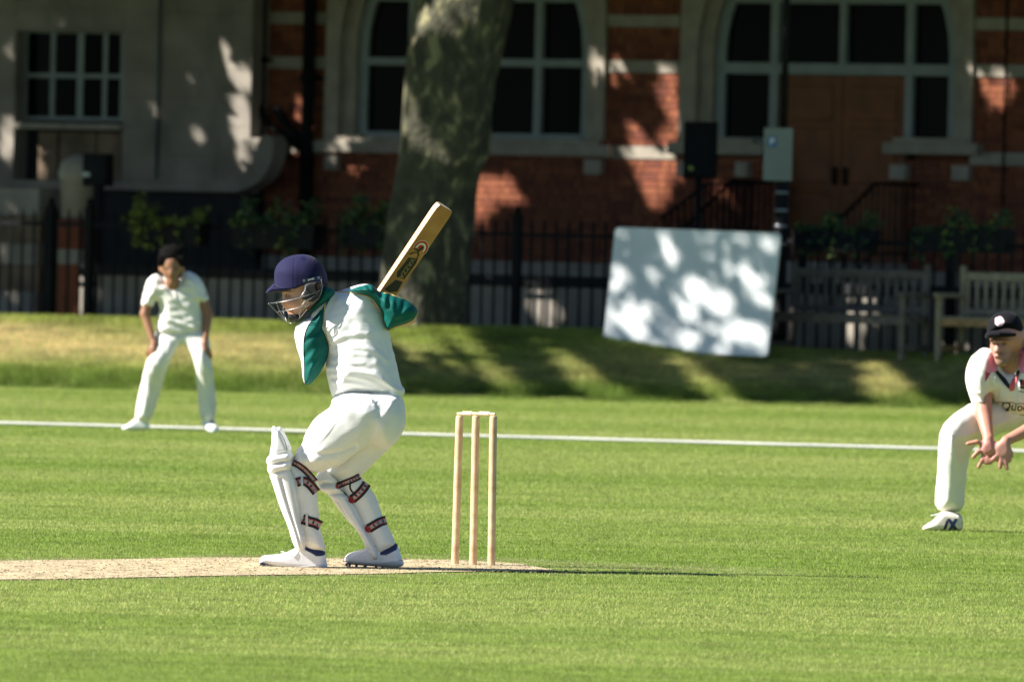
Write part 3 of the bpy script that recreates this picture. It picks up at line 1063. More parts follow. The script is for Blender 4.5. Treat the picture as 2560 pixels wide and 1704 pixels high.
# low pale wall just behind the railings
lw = thing('low_wall', 'low pale stone wall directly behind the railings', 'wall', tuple(fo + ND * 0.55), -TH)
l0, l1 = FE(196, 750, .55)[0], FE(3100, 750, .55)[0]
zw = FE(1400, 718, .55)[1]
n = int((l1 - l0) / 0.95)
for i in range(n):
    a, b = l0 + (l1 - l0) * i / n, l0 + (l1 - l0) * (i + 1) / n
    MB().box(a + 0.002, b - 0.002, 0, 0.2, 0.3, zw, 0.006).build('stone_slab', m_stone2, lw)
MB().box(l0, l1, -0.03, 0.24, zw, zw + 0.11, 0.01).build('shaded_gap', m_dark, lw)  # dark strip that paints in the shaded gap above the wall

# banded stone wall and brick gate pier at the far left
bw = thing('banded_wall', 'weathered banded stone wall behind the railings at the far left', 'wall', tuple(fo + ND * 0.9), -TH)
b0, b1 = FE(-800, 650, .9)[0], FE(93, 650, .9)[0]
zz = [FE(50, y, .9)[1] for y in (842, 792, 728, 664, 606, 540, 470)]
for i in range(6):
    proud = 0.0 if i % 2 else 0.03
    nn = 8
    for j in range(nn):
        MB().box(b0 + (b1 - b0) * j / nn + .002, b0 + (b1 - b0) * (j + 1) / nn - .002, proud, 0.4, zz[i] + .002, zz[i + 1] - .002, 0.01).build('stone_block', m_stone2 if i % 2 else m_board, bw)
gp = thing('gate_pier', 'brick gate pier with domed pale stone top catching the sun', 'pier', tuple(fo + ND * 0.85 + UD * FE(160, 600, .85)[0]), -TH)
gz = [FE(150, y, .85)[1] for y in (842, 660, 622, 548)]
hw = (FE(196, 600, .85)[0] - FE(118, 600, .85)[0]) / 2
MB().box(-hw, hw, 0, 2 * hw, gz[0], gz[1], 0.006).build('shaft', m_bricks[1], gp)
MB().box(-hw - .01, hw + .01, -0.01, 2 * hw + .01, gz[1] + .002, gz[2] - .002, 0.006).build('stone_band', m_stone, gp)
MB().box(-hw, hw, 0, 2 * hw, gz[2], gz[3], 0.006).build('neck', m_bricks[0], gp)
dz = [FE(150, y, .85)[1] for y in (545, 450, 445, 430, 405, 388, 384)]
rr = [hw * .82, hw * .88, hw * 1.0, hw * 1.02, hw * .85, hw * .42, hw * .05]
MB().tube([(0.01, hw, z) for z in dz], rr, 20).build('domed_cap', m_stone, gp, True)
lb = thing('letter_box', 'black box with a pale label on a post beside the domed pier', 'box', tuple(fo + ND * 0.5 + UD * FE(236, 420, .5)[0]), -TH)
z0, z1 = FE(236, 465, .5)[1], FE(236, 384, .5)[1]
MB().box(-0.16, 0.15, 0, 0.16, z0, z1, 0.012).build('case', m_black, lb)
MB().box(-0.04, 0.05, 0.04, 0.12, 0.42, z0).build('post', m_black, lb)
m_lab = M('pale_label', (0.45, 0.50, 0.50), 0.5)
MB().box(-0.155, -0.06, -0.006, 0.0, z0 + 0.10, z0 + 0.145).build('label', m_lab, lb)

# planters hung on the railings
m_leafd = M_attr('planter_leaf', 0.5, trans=0.3)
def planter(px0, px1, ytop, ybox0, ybox1, label, bright, seed):
    r = np.random.default_rng(seed)
    u0, u1 = FE(px0, ybox0, -.12)[0], FE(px1, ybox0, -.12)[0]
    um = (u0 + u1) / 2
    z1 = FE((px0 + px1) / 2, ybox0, -.12)[1]; z0 = FE((px0 + px1) / 2, ybox1, -.12)[1]
    zt = FE((px0 + px1) / 2, ytop, -.12)[1]
    base = fo + UD * um + ND * -0.12
    t = thing('planter', label, 'planter', (base[0], base[1], z0), -TH, 'flower troughs hung on the railings')
    hw = (u1 - u0) / 2
    MB().prism([(-hw + .03, 0), (hw - .03, 0), (hw, z1 - z0), (-hw, z1 - z0)], -0.10, 0.10).build('trough', m_black, t)
    n = 640
    x = r.uniform(-hw, hw, n); y = r.normal(0, 0.07, n)
    mound = np.clip(2.4 * (noise2(x * 4 + seed, x * 0, seed, 3, 1.6) - 0.25), 0.15, 1.3) * (1 - 0.4 * (np.abs(x) / hw) ** 3)
    z = (z1 - z0) - 0.03 + r.random(n) ** 0.8 * (zt - z1) * mound * 1.25
    hang = r.random(n) < 0.22 * (noise2(x * 6, x * 0, seed + 3, 2, 2.0) > 0.5)
    z[hang] = (z1 - z0) - r.random(hang.sum()) * (z1 - z0) * 1.3
    y[hang] = -0.12 - 0.02 * r.random(hang.sum())
    sz = r.uniform(0.02, 0.045, n)
    c = np.stack([x, y, z], 1)
    d1 = r.normal(0, 1, (n, 3)); d1 /= np.linalg.norm(d1, axis=1)[:, None]
    d2 = np.cross(d1, r.normal(0, 1, (n, 3))); d2 /= np.linalg.norm(d2, axis=1)[:, None]
    V = np.stack([c - d1 * sz[:, None], c + d2 * sz[:, None] * .5, c + d1 * sz[:, None], c - d2 * sz[:, None] * .5], 1).reshape(-1, 3)
    o = obj('foliage', V, np.arange(4 * n).reshape(n, 4), m_leafd, t, world=False)
    base = np.array([0.035, 0.075, 0.03]) if not bright else np.array([0.13, 0.17, 0.03])  # the lighter leaf colour carries the sun on one planter
    cc = base * r.uniform(0.5, 1.7, n)[:, None]
    yel = r.random(n) < 0.18
    cc[yel] = np.array([0.16, 0.20, 0.05])
    set_col(o, np.repeat(cc, 4, axis=0))
    tag(o, None, kind='stuff')
planter(328, 515, 478, 556, 612, 'planter with sunlight painted into its yellow green plants at the left', True, 1)
planter(590, 800, 500, 560, 622, 'planter with dark ferny plants above the batsman', False, 2)
planter(860, 985, 508, 562, 622, 'planter half hidden behind the tree trunk', False, 3)
planter(1995, 2190, 524, 572, 628, 'planter with dark trailing plants right of the lamp post', False, 4)
planter(2292, 2530, 522, 572, 632, 'planter with blue green trailing plants at the far right', False, 5)

# lamp post with parking sign
def at(px, D, z=None):
    p = P(px, 600, D)
    zz = float(bank_z(p[0], p[1])) if z is None else z
    return (p[0], p[1], zz)
lx, ly, lz = at(1952, 97.7)
lp = thing('lamp_post', 'tall black lamp post carrying the parking sign', 'lamp post', (lx, ly, lz))
# photograph shows the post nearly plumb with a thicker sleeve below the sign
MB().tube([(0.0, 0, 1.75), (0, 0, 6.0)], 0.036, 12).build('shaft', m_black, lp, True)
MB().tube([(0, 0, -0.1), (0, 0, 0.35), (0, 0, 0.38), (0, 0, 1.72), (0, 0, 1.78)], [0.085, 0.085, 0.07, 0.066, 0.037], 14).build('base_sleeve', m_black, lp, True)
m_clip = M('steel_clip', (0.35, 0.38, 0.40), 0.35, metal=0.8)
for z in (1.62, 1.44, 1.28, 1.10):
    MB().tube([(0, 0, z - 0.012), (0, 0, z + 0.012)], 0.072, 12).build('clamp', m_clip, lp, True)
MB().tube([(0, 0, 6.0), (0, -0.1, 6.4), (0, -0.6, 6.6)], 0.03, 8).box(-0.12, 0.12, -1.0, -0.55, 6.52, 6.64, 0.03).build('lantern', m_black, lp)
s_ = FPX / 97.6
c0 = P(1945, 386, 97.6)
sg = thing('parking_sign', 'pale grey parking sign with a blue P on the lamp post', 'sign', tuple(c0))
sg.rotation_euler = (0, 0, -0.12)
sw, sh = 36 / s_, 66 / s_
m_sign = M('sign_plate', (0.17, 0.19, 0.18), 0.5, 0.06, 4)
m_blue = M('sign_blue', (0.02, 0.10, 0.30), 0.5, 0.05)
m_sgrey = M('sign_print', (0.20, 0.25, 0.25), 0.6, 0.05)
m_white = M('white_paint', (0.75, 0.75, 0.72), 0.5, 0.05)
MB().box(-sw, sw, -0.004, 0.0, -sh, sh, 0.001).build('plate', m_sign, sg)
MB().box(-sw * .74, -sw * .12, -0.006, -0.0045, sh * .28, sh * .66).build('blue_square', m_blue, sg)

def text_mesh(body, size, name='lettering', bold=0.0):
    cu = bpy.data.curves.new('t', 'FONT')
    cu.body = body; cu.size = size; cu.align_x = 'CENTER'; cu.align_y = 'CENTER'; cu.offset = bold
    cu.resolution_u = 3
    to = bpy.data.objects.new('t', cu)
    COL.objects.link(to)
    dg = bpy.context.evaluated_depsgraph_get()
    me = bpy.data.meshes.new_from_object(to.evaluated_get(dg))
    bpy.data.objects.remove(to); bpy.data.curves.remove(cu)
    V = np.array([v.co for v in me.vertices])
    Fc = [tuple(p.vertices) for p in me.polygons]
    bpy.data.meshes.remove(me)
    return V, Fc
def sign_text(body, size, x, z, mat, par, y=-0.0075, bold=0.0, nm='lettering'):
    V, Fc = text_mesh(body, size, bold=bold)
    V = np.stack([V[:, 0] + x, np.full(len(V), y), V[:, 1] + z], 1)
    return obj(nm, V, Fc, mat, par, world=False)
sign_text('P', 0.085, -sw * .43, sh * .47, m_white, sg, bold=0.003)
sign_text('Mon - Fri', 0.045, sw * .42, sh * .55, m_sgrey, sg)
sign_text('8.30 am', 0.045, sw * .42, sh * .33, m_sgrey, sg)
for i, tx in enumerate(('Pay at', 'machine', 'Display', 'ticket')):
    sign_text(tx, 0.058, 0, sh * (.02 - .22 * i), m_sgrey, sg)
for z in (0.1, -0.12):
    MB().box(-0.05, 0.05, 0.0, 0.03, z - 0.012, z + 0.012).build('bracket', m_clip, sg)

# traffic signal seen from behind
tp = P(1752, 376, 100.5)
ts = thing('traffic_signal', 'black traffic signal head on a thin pole behind the white board', 'traffic signal', (tp[0], tp[1], 0.45))
k = 100.5 / FPX
zc_ = tp[2] - 0.45
MB().box(-35 * k, 35 * k, 0, 0.16, zc_ - 66 * k, zc_ + 68 * k, 0.012).build('housing', m_black, ts)
MB().box(-42 * k, 42 * k, 0.161, 0.175, zc_ - 70 * k, zc_ + 72 * k).build('backing_board', m_black, ts)
for zz_ in (0.12, -0.12):
    MB().tube([(0, 0.17, zc_ + zz_), (0, 0.34, zc_ + zz_ - 0.01)], 0.09, 14).build('visor', m_black, ts, True)
MB().tube([(-3 * k, 0.06, 0), (-3 * k, 0.06, zc_ + 0.1)], 0.036, 12).build('pole', m_black, ts, True)
MB().box(-30 * k, -18 * k, -0.004, 0.0, zc_ - 50 * k, zc_ - 40 * k).build('sticker', M('lime_sticker', (0.25, 0.30, 0.03), 0.5), ts)

# white practice board leaning on the railings
m_wb = M('white_board_face', (0.66, 0.69, 0.70), 0.45, 0.04, 5, spec=0.4)
m_wbe = M('board_edge', (0.66, 0.62, 0.50), 0.6, 0.15, 8)
wbb = P(1711, 877, 96.9)
wb = thing('white_board', 'large white rectangular board leaning against the railings', 'board', tuple(wbb))
LEAN = math.radians(8)
ex = UD.copy()
ez = np.array([0, 0, math.cos(LEAN)]) + ND * math.sin(LEAN)
tilt = 0.012
ex, ez = ex - ez * tilt, ez + ex * tilt
nrm = np.cross(ez, ex); nrm /= np.linalg.norm(nrm)     # faces away from camera
W2 = (P(1931, 735, 96.9)[0] - P(1521, 735, 96.9)[0]) / 2 / math.cos(TH) * 1.0
H2 = 303 / (FPX / 96.9) / math.cos(LEAN)
def rrect(w, h0, h1, r, n=5):
    pts = []
    for cx, cz, a0 in ((w - r, h1 - r, 0), (-w + r, h1 - r, 90), (-w + r, h0 + r, 180), (w - r, h0 + r, 270)):
        for i in range(n + 1):
            a = math.radians(a0 + 90 * i / n)
            pts.append((cx + r * math.cos(a), cz + r * math.sin(a)))
    return pts
def board(name, w, h0, h1, r, d0, d1, mat):
    pr = rrect(w, h0, h1, r)
    n = len(pr)
    V = [wbb + ex * x + ez * z + nrm * d for d in (d0, d1) for x, z in pr]
    Fc = [tuple(range(n)), tuple(range(2 * n - 1, n - 1, -1))] + [(i, i + n, (i + 1) % n + n, (i + 1) % n) for i in range(n)]
    return obj(name, V, Fc, mat, wb)
board('panel', W2, -0.02, H2, 0.05, 0.0, 0.018, m_wb)
board('backing', W2 - 0.006, -0.014, H2 - 0.006, 0.046, 0.0185, 0.032, m_wbe)
WB_PLANE = (wbb, nrm)

# park benches
m_bench_d = M('old_teak_dark', (0.12, 0.10, 0.085), 0.85, 0.3, 12, bump=0.3)
m_bench_l = M('silvered_teak', (0.29, 0.235, 0.155), 0.85, 0.25, 12, bump=0.3)
m_bench_o = M('bare_teak', (0.34, 0.20, 0.09), 0.8, 0.3, 12, bump=0.3)
def bench(px_center, D, length, mat, mat2, label, ends):
    p = P(px_center, 850, D)
    z = float(bank_z(p[0], p[1]))
    b = thing('park_bench', label, 'bench', (p[0], p[1], z - 0.01), -TH, 'wooden benches in front of the railings')
    h = length / 2
    T = 0.90
    MB().box(-h, h, 0.22, 0.26, T - 0.085, T, 0.008).build('top_rail', mat, b)
    MB().box(-h, h, 0.21, 0.25, 0.47, 0.53, 0.006).build('lower_rail', mat, b)
    n = int(length / 0.105)
    for i in range(n):
        x = -h + 0.08 + (length - 0.16) * i / (n - 1)
        MB().box(x - 0.023, x + 0.023, 0.23, 0.25, 0.53, T - 0.085, 0.004).build('back_slat', mat, b)
    for i in range(5):
        y = -0.26 + 0.095 * i
        MB().box(-h, h, y, y + 0.075, 0.425, 0.45, 0.005).build('seat_slat', mat, b)
    MB().box(-h, h, -0.262, -0.232, 0.355, 0.424, 0.005).build('apron', mat2, b)
    for x in (-h, h - 0.055):
        MB().box(x, x + 0.055, -0.27, -0.21, 0, 0.64, 0.006).build('leg', mat, b)
        MB().box(x, x + 0.055, 0.20, 0.26, 0, T + 0.06, 0.006).build('leg', mat, b)
        MB().box(x - 0.008, x + 0.063, -0.31, 0.20, 0.64, 0.685, 0.01).build('armrest', mat, b)
        MB().box(x + 0.012, x + 0.045, -0.21, 0.20, 0.10, 0.16, 0.004).build('stretcher', mat2, b)
        MB().box(x + 0.01, x + 0.045, -0.21, 0.20, 0.37, 0.424, 0.004).build('side_rail', mat2, b)
    return b
bench(2118, 97.0, 1.62, m_bench_d, m_bench_d, 'dark weathered wooden bench right of the white board', True)
bench(2545, 96.3, 1.62, m_bench_l, m_bench_o, 'pale silvered wooden bench behind the capped fielder', True)

# ================================================================ TREES
m_bark, nt_, bs_ = new_mat('plane_bark')
tc = nt_.nodes.new('ShaderNodeTexCoord')
mp = nt_.nodes.new('ShaderNodeMapping'); mp.inputs['Scale'].default_value = (1, 1, 0.55)
n1 = nt_.nodes.new('ShaderNodeTexNoise'); n1.inputs['Scale'].default_value = 8.5; n1.inputs['Detail'].default_value = 9; n1.inputs['Distortion'].default_value = 0.6
rp_ = nt_.nodes.new('ShaderNodeValToRGB')
rp_.color_ramp.elements[0].position = 0.36; rp_.color_ramp.elements[0].color = (0.036, 0.032, 0.020, 1)
rp_.color_ramp.elements[1].position = 0.64; rp_.color_ramp.elements[1].color = (0.25, 0.22, 0.12, 1)
e = rp_.color_ramp.elements.new(0.5); e.color = (0.058, 0.057, 0.032, 1)
e = rp_.color_ramp.elements.new(0.585); e.color = (0.095, 0.09, 0.048, 1)
n2 = nt_.nodes.new('ShaderNodeTexNoise'); n2.inputs['Scale'].default_value = 26; n2.inputs['Detail'].default_value = 6
bp_ = nt_.nodes.new('ShaderNodeBump'); bp_.inputs['Strength'].default_value = 0.8; bp_.inputs['Distance'].default_value = 0.06
nt_.links.new(tc.outputs['Object'], mp.inputs[0]); nt_.links.new(mp.outputs[0], n1.inputs[0]); nt_.links.new(n1.outputs[0], rp_.inputs[0])
nt_.links.new(rp_.outputs[0], bs_.inputs['Base Color']); nt_.links.new(mp.outputs[0], n2.inputs[0]); nt_.links.new(n2.outputs[0], bp_.inputs['Height']); nt_.links.new(bp_.outputs[0], bs_.inputs['Normal'])
bs_.inputs['Roughness'].default_value = 0.85
m_leaf = M_attr('plane_leaf', 0.5, trans=0.35)

def trunk_mesh(mb, pts, radii, seed, seg=28, lump=0.06):
    r = np.random.default_rng(seed)
    ph = r.uniform(0, 6.28, 6)
    n = len(pts)
    base = len(mb.v)
    for i in range(n):
        p = np.array(pts[i]); z = p[2]
        for k in range(seg):
            a = 2 * math.pi * k / seg
            rr = radii[i] * (1 + lump * math.sin(3 * a + 1.3 * z + ph[0]) + lump * .7 * math.sin(5 * a - 0.9 * z + ph[1]) + lump * .5 * math.sin(2 * a + 3.1 * z + ph[2]))
            mb.v.append((p[0] + rr * math.cos(a), p[1] + rr * math.sin(a), z))
    for i in range(n - 1):
        for k in range(seg):
            k2 = (k + 1) % seg
            mb.f.append((base + i * seg + k, base + i * seg + k2, base + (i + 1) * seg + k2, base + (i + 1) * seg + k))

# places the photograph shows in sun: leaves that would shade them are left out (photo pixel ellipses)
LIT_FRONT = [(1200, 500, 60, 62), (1265, 480, 45, 30), (1590, 350, 40, 45), (1600, 430, 52, 48), (1655, 470, 45, 55), (1676, 240, 34, 70),
             (1668, 315, 26, 40), (1480, 180, 22, 62), (1490, 250, 20, 34), (1610, 55, 45, 18), (1540, 165, 32, 20), (1700, 330, 30, 60), (1850, 375, 60, 18),
             (870, 370, 70, 12), (960, 370, 40, 12), (2465, 175, 48, 20), (2540, 178, 50, 18), (2500, 240, 48, 42), (2000, 500, 24, 28), (2080, 480, 26, 30),
             (1840, 500, 40, 42), (1780, 445, 40, 14), (2545, 420, 30, 30), (900, 420, 60, 18), (745, 290, 30, 55), (1560, 205, 34, 20)]
LIT_STONE = [(590, 215, 34, 40), (610, 300, 34, 60), (640, 375, 60, 40), (370, 60, 26, 18), (350, 95, 30, 16), (412, 290, 18, 26), (345, 300, 18, 26),
             (16, 340, 34, 70), (380, 265, 30, 14), (120, 315, 40, 8), (200, 315, 60, 8), (335, 400, 24, 40), (590, 455, 46, 10), (470, 180, 16, 30), (500, 330, 22, 30), (560, 130, 20, 26), (250, 40, 24, 18), (130, 50, 30, 16), (440, 400, 26, 30), (20, 130, 20, 30), (525, 60, 18, 14), (330, 200, 14, 26)]
LIT_FENCE = [(1340, 770, 34, 66), (1190, 668, 34, 22), (2010, 840, 50, 55), (2080, 830, 50, 40), (155, 410, 40, 30), (180, 480, 22, 60), (150, 690, 60, 60), (205, 760, 14, 60), (370, 510, 55, 45),
             (330, 560, 14, 40), (400, 570, 20, 50), (2150, 700, 60, 20), (2120, 760, 80, 30), (1970, 860, 30, 20), (2330, 860, 60, 20), (110, 428, 24, 24)]
LIT_TRUNK = [(1100, 120, 40, 40), (1050, 100, 26, 30), (1035, 235, 38, 34), (1058, 300, 44, 34), (1085, 315, 24, 30), (1040, 410, 52, 30), (1012, 545, 30, 38), (1000, 480, 30, 24), (1022, 150, 14, 22), (1030, 660, 30, 20)]
LIT_BOARD = [(1740, 720, 44, 52), (1800, 760, 60, 48), (1840, 675, 56, 26), (1885, 700, 50, 30), (1765, 645, 20, 20), (1730, 850, 46, 40), (1722, 780, 34, 34), (1850, 830, 76, 48), (1905, 745, 30, 30), (1675, 650, 28, 30), (1640, 690, 24, 22),
             (1570, 790, 40, 60), (1555, 690, 22, 40), (1530, 740, 18, 90), (1600, 840, 36, 34), (1690, 760, 18, 18), (1925, 610, 30, 18), (1870, 600, 22, 14), (1660, 590, 30, 14), (1560, 585, 30, 14), (1620, 780, 20, 30), (1905, 850, 30, 50), (1800, 870, 40, 30)]
LIT_BANK = [(120, 850, 330, 48), (60, 815, 300, 26), (330, 870, 200, 46), (650, 880, 160, 40), (600, 920, 260, 34), (250, 930, 330, 40), (1120, 900, 90, 9), (1240, 905, 80, 10), (1330, 885, 90, 11), (1430, 873, 60, 8), (1220, 842, 120, 10), (1080, 850, 90, 14),
            (1260, 960, 70, 16), (1480, 965, 90, 14), (1780, 975, 90, 16), (1900, 985, 60, 14), (1740, 915, 70, 10), (2040, 925, 50, 7), (2130, 938, 70, 7), (2260, 985, 90, 26), (2200, 1000, 70, 16), (1120, 945, 60, 12), (1650, 935, 40, 10), (1050, 835, 80, 10)]
def prune_board(C):
    t = ((C - wbb) @ nrm) / (SUN_DIR @ nrm)
    x, y = pix(C - SUN_DIR[None] * t[:, None])
    keep = np.ones(len(C), bool)
    for cx, cy, rx, ry in LIT_BOARD:
        keep[((x - cx) / (rx * .72)) ** 2 + ((y - cy) / (ry * .72)) ** 2 < 1] = False
    return keep

def prune(C):
    keep = np.ones(len(C), bool)
    def test(t, ells, ok=None, k=0.85):
        Pn = C - SUN_DIR[None] * t[:, None]
        x, y = pix(Pn)
        good = (t > 0) if ok is None else (t > 0) & ok(Pn)
        for cx, cy, rx, ry in ells:
            keep[good & (((x - cx) / (rx * k)) ** 2 + ((y - cy) / (ry * k)) ** 2 < 1)] = False
    def plane(p0, n, ells, ok=None, k=0.85):
        test(((C - p0) @ n) / (SUN_DIR @ n), ells, ok, k)
    plane(FB, ND, LIT_FRONT, lambda p: p[:, 2] > 1.2, 1.45)
    plane(FB + ND * SW, ND, LIT_STONE, lambda p: p[:, 2] > 1.2, 1.5)
    plane(fo + ND * 0.5, ND, LIT_FENCE, lambda p: (p[:, 2] > 0.4) & (p[:, 2] < 3.3), 1.5)
    plane(wbb, nrm, LIT_BOARD, None, 0.6)
    plane(np.array([-1.0, 53.2, 0]), np.array([0.35, 0.94, 0]), LIT_TRUNK, lambda p: np.abs(p[:, 0] + 0.9) < 1.0, 1.5)
    for zb_, el in ((0.15, [e for e in LIT_BANK if e[1] > 940]), (0.32, [e for e in LIT_BANK if 880 < e[1] <= 940]), (0.52, [e for e in LIT_BANK if e[1] <= 880])):
        for sel, kk in ((lambda e: e[0] < 900, 1.2), (lambda e: e[0] >= 900, 0.62)):
            test((C[:, 2] - zb_) / SUN_DIR[2], [e for e in el if sel(e)], lambda p: p[:, 1] < fence_y(p[:, 0]), kk)
    return keep

CROWNS = []
def quads_at(C, sz, r, origin):
    n = len(C)
    d1 = r.normal(0, 1, (n, 3)); d1 /= np.linalg.norm(d1, axis=1)[:, None]
    d2 = np.cross(d1, r.normal(0, 1, (n, 3))); d2 /= np.linalg.norm(d2, axis=1)[:, None]
    return np.stack([C - d1 * sz[:, None], C + d2 * sz[:, None] * .7, C + d1 * sz[:, None], C - d2 * sz[:, None] * .7], 1).reshape(-1, 3) - np.array(origin)
def tree(name, label, base, trunk_pts, radii, crown_c, crown_r, nleaf, seed, leaf=0.27):
    t = thing(name, label, 'tree', tuple(base), 0, None)
    r = np.random.default_rng(seed)
    mb = MB()
    trunk_mesh(mb, trunk_pts, radii, seed)
    topp = np.array(trunk_pts[-1]); rt = radii[-1]
    cl = np.array(crown_c) - np.array(base)
    for k in range(6):
        a = k * 1.05 + r.uniform(-.3, .3)
        end = cl + np.array([math.cos(a) * crown_r[0] * .7, math.sin(a) * crown_r[1] * .7, r.uniform(-.2, .6) * crown_r[2]])
        st = topp + np.array([0, 0, -0.3])
        mid = st * .55 + end * .45 + np.array([0, 0, 0.5])
        pts = [st, st * .8 + mid * .2 + np.array([0, 0, .2]), mid, end]
        pts = [np.array(q) for q in chaikin3(pts, 2)]
        mb.tube(pts, list(np.linspace(rt * .62, 0.04, len(pts))), 10)
    obj('trunk', mb.v, mb.f, m_bark, t, True, world=False)
    # leaf clumps spread through the crown, gathered round sub-centres
    nc = 70
    cen = r.normal(0, 1, (nc, 3)); cen /= np.linalg.norm(cen, axis=1)[:, None]
    cen *= (r.random(nc) ** 0.45)[:, None] * np.array(crown_r)
    which = r.integers(0, nc, nleaf)
    C = cen[which] + r.normal(0, 1, (nleaf, 3)) * np.array(crown_r) * 0.19
    C = C + np.array(crown_c)
    CROWNS.append([t, base, np.array(crown_c), np.array(crown_r), C, r.uniform(0.6, 1.25, nleaf) * leaf, r])

def finish_crowns(nfill=64000):
    """leaves added along sun rays to shade chosen surfaces, then every crown is meshed"""
    r = np.random.default_rng(99)
    def rays(px, py):
        return fwd[None] * FPX + RIGHT[None] * (px[:, None] - 1280) - UP[None] * (py[:, None] - 852)
    def on_plane(n, x0, x1, y0, y1, p0, nn=ND):
        d = rays(r.uniform(x0, x1, n), r.uniform(y0, y1, n))
        t = ((p0 - cam_loc) @ nn) / (d @ nn)
        return cam_loc + d * t[:, None]
    def on_depth(n, x0, x1, y0, y1, D):
        d = rays(r.uniform(x0, x1, n), r.uniform(y0, y1, n))
        return cam_loc + d * (D / d[:, 1])[:, None]
    nb = int(nfill * .2)
    X = r.uniform(-2.6, 6.4, nb); Y = 50.2 + r.random(nb) * (crest_y(X) + 0.8 - 50.2)
    pts = np.concatenate([on_depth(int(nfill * .08), 930, 1290, -60, 860, 98.2), on_plane(int(nfill * .46), -120, 2680, -60, 700, FB), on_plane(int(nfill * .26), -120, 2680, 380, 870, fo), np.stack([X, Y, bank_z(X, Y)], 1)])
    NB = 1500
    bpts = on_plane(NB, 1490, 1965, 550, 900, wbb, nrm)
    def lift(p, z0, z1):
        zt = r.uniform(z0, z1, len(p))
        return p + SUN_DIR[None] * ((zt - p[:, 2]) / SUN_DIR[2])[:, None]
    C = lift(pts, 5.4, 11.5); CB = lift(bpts, 6.5, 12.0)  # added leaves, lifted along sun rays to cast the dapples
    def owner(C): return np.stack([np.linalg.norm((C - c[2]) / c[3], axis=1) for c in CROWNS], 1).argmin(1)
    near, nearb = owner(C), owner(CB)
    def lands(Ca): return Ca[:, 1] - Ca[:, 2] / SUN_DIR[2] * SUN_DIR[1] > 50.2
    for i, (t, base, cc, cr, C0, s0, rr) in enumerate(CROWNS):
        m = near == i; mb_ = nearb == i
        Ca = np.concatenate([C0, C[m]]); sa = np.concatenate([s0, r.uniform(0.06, 0.125, m.sum())])
        keep = (Ca[:, 2] > 5.0) & prune(Ca) & lands(Ca) & (Ca[:, 1] > 47.5)
        # between sun and board only small added leaves stay, for soft half shade
        tb_ = ((Ca - wbb) @ nrm) / (SUN_DIR @ nrm)
        x, y = pix(Ca - SUN_DIR[None] * tb_[:, None])
        keep &= ~((tb_ > 0) & (x > 1490) & (x < 1965) & (y > 550) & (y < 900))
        Cb = CB[mb_]; kb = prune_board(Cb)
        Ca = np.concatenate([Ca[keep], Cb[kb]]); sa = np.concatenate([sa[keep], r.uniform(0.05, 0.10, kb.sum())])
        n = len(Ca)
        o = obj('crown', quads_at(Ca, sa, rr, base), np.arange(4 * n).reshape(n, 4), m_leaf, t, world=False)
        col = np.array([0.055, 0.095, 0.020]) * rr.uniform(0.6, 1.6, n)[:, None]
        set_col(o, np.repeat(col, 4, axis=0))

def chaikin3(pts, n):
    for _ in range(n):
        q = [pts[0]]
        for a, b in zip(pts[:-1], pts[1:]):
            q += [np.array(a) * .75 + np.array(b) * .25, np.array(a) * .25 + np.array(b) * .75]
        pts = q + [pts[-1]]
    return pts

TD = 98.3
prof_t = [(860, 925, 1182), (826, 934, 1168), (790, 940, 1163), (712, 944, 1163), (640, 954, 1168), (548, 968, 1177), (470, 982, 1184), (425, 990, 1198), (384, 996, 1222), (330, 999, 1230), (274, 1004, 1234), (200, 1012, 1246), (137, 1022, 1258), (60, 1038, 1272), (0, 1050, 1284), (-80, 1068, 1300)]
tb = P(1050, 830, TD); tb[2] = float(bank_z(tb[0], tb[1])) - 0.1
tpts, trad = [], []
for y, xl, xr in prof_t:
    c = P((xl + xr) / 2, y, TD)
    tpts.append(tuple(c - tb)); trad.append((xr - xl) / 2 / (FPX / TD))
tree('plane_tree', 'thick mottled plane tree trunk standing in front of the railings', tb, tpts, trad, (-2.6, 54.6, 9.6), (6.6, 5.6, 4.6), 9000, 11)
def straight(h, r0): return [(0.1 * math.sin(i), 0, h * i / 8) for i in range(9)], list(np.linspace(r0, r0 * .62, 9))
a_, b_ = straight(4.6, 0.42)
OFF = [('street plane tree beyond the left edge, shading the stone building', (-11.5, 65.5), (-11.5, 65.5, 9.6), (6.2, 5.6, 4.6)),
       ('second street plane tree farther left, shading the upper front', (-20.5, 68.0), (-20.0, 68.0, 10.5), (6.5, 6.0, 5.2)),
       ('plane tree left of the view, between road and park', (-7.6, 60.5), (-7.0, 60.8, 9.4), (5.2, 4.6, 4.4)),
       ('unseen plane tree added beyond the left edge to block sky', (-15.5, 54.6), (-14.5, 55.0, 9.4), (5.8, 5.0, 4.4)),  # from here on the trees are added to block sky light
       ('unseen plane tree added far beyond the left edge to block sky', (-26.0, 55.0), (-25.0, 55.0, 9.6), (6.0, 5.4, 4.6)),
       ('unseen plane tree added beyond the right edge to block sky', (8.0, 52.4), (7.8, 53.0, 9.4), (6.2, 5.2, 4.4)),
       ('unseen street plane tree added beyond the right edge to block sky', (9.0, 57.0), (9.5, 57.0, 9.6), (6.0, 4.6, 4.6)),
       ('unseen plane tree added far beyond the right edge to block sky', (17.5, 52.4), (17.5, 53.0, 9.6), (6.2, 5.4, 4.6)),
       ('unseen leaning plane tree added to darken the brick building front', (7.6, 59.6), (1.5, 60.2, 9.6), (6.0, 4.4, 4.6))]
for i_, (lb_, b0_, cc_, cr_) in enumerate(OFF):
    tree('plane_tree', lb_, (b0_[0], b0_[1], 0.4), a_, b_, cc_, cr_, 6500, 20 + i_)
finish_crowns()
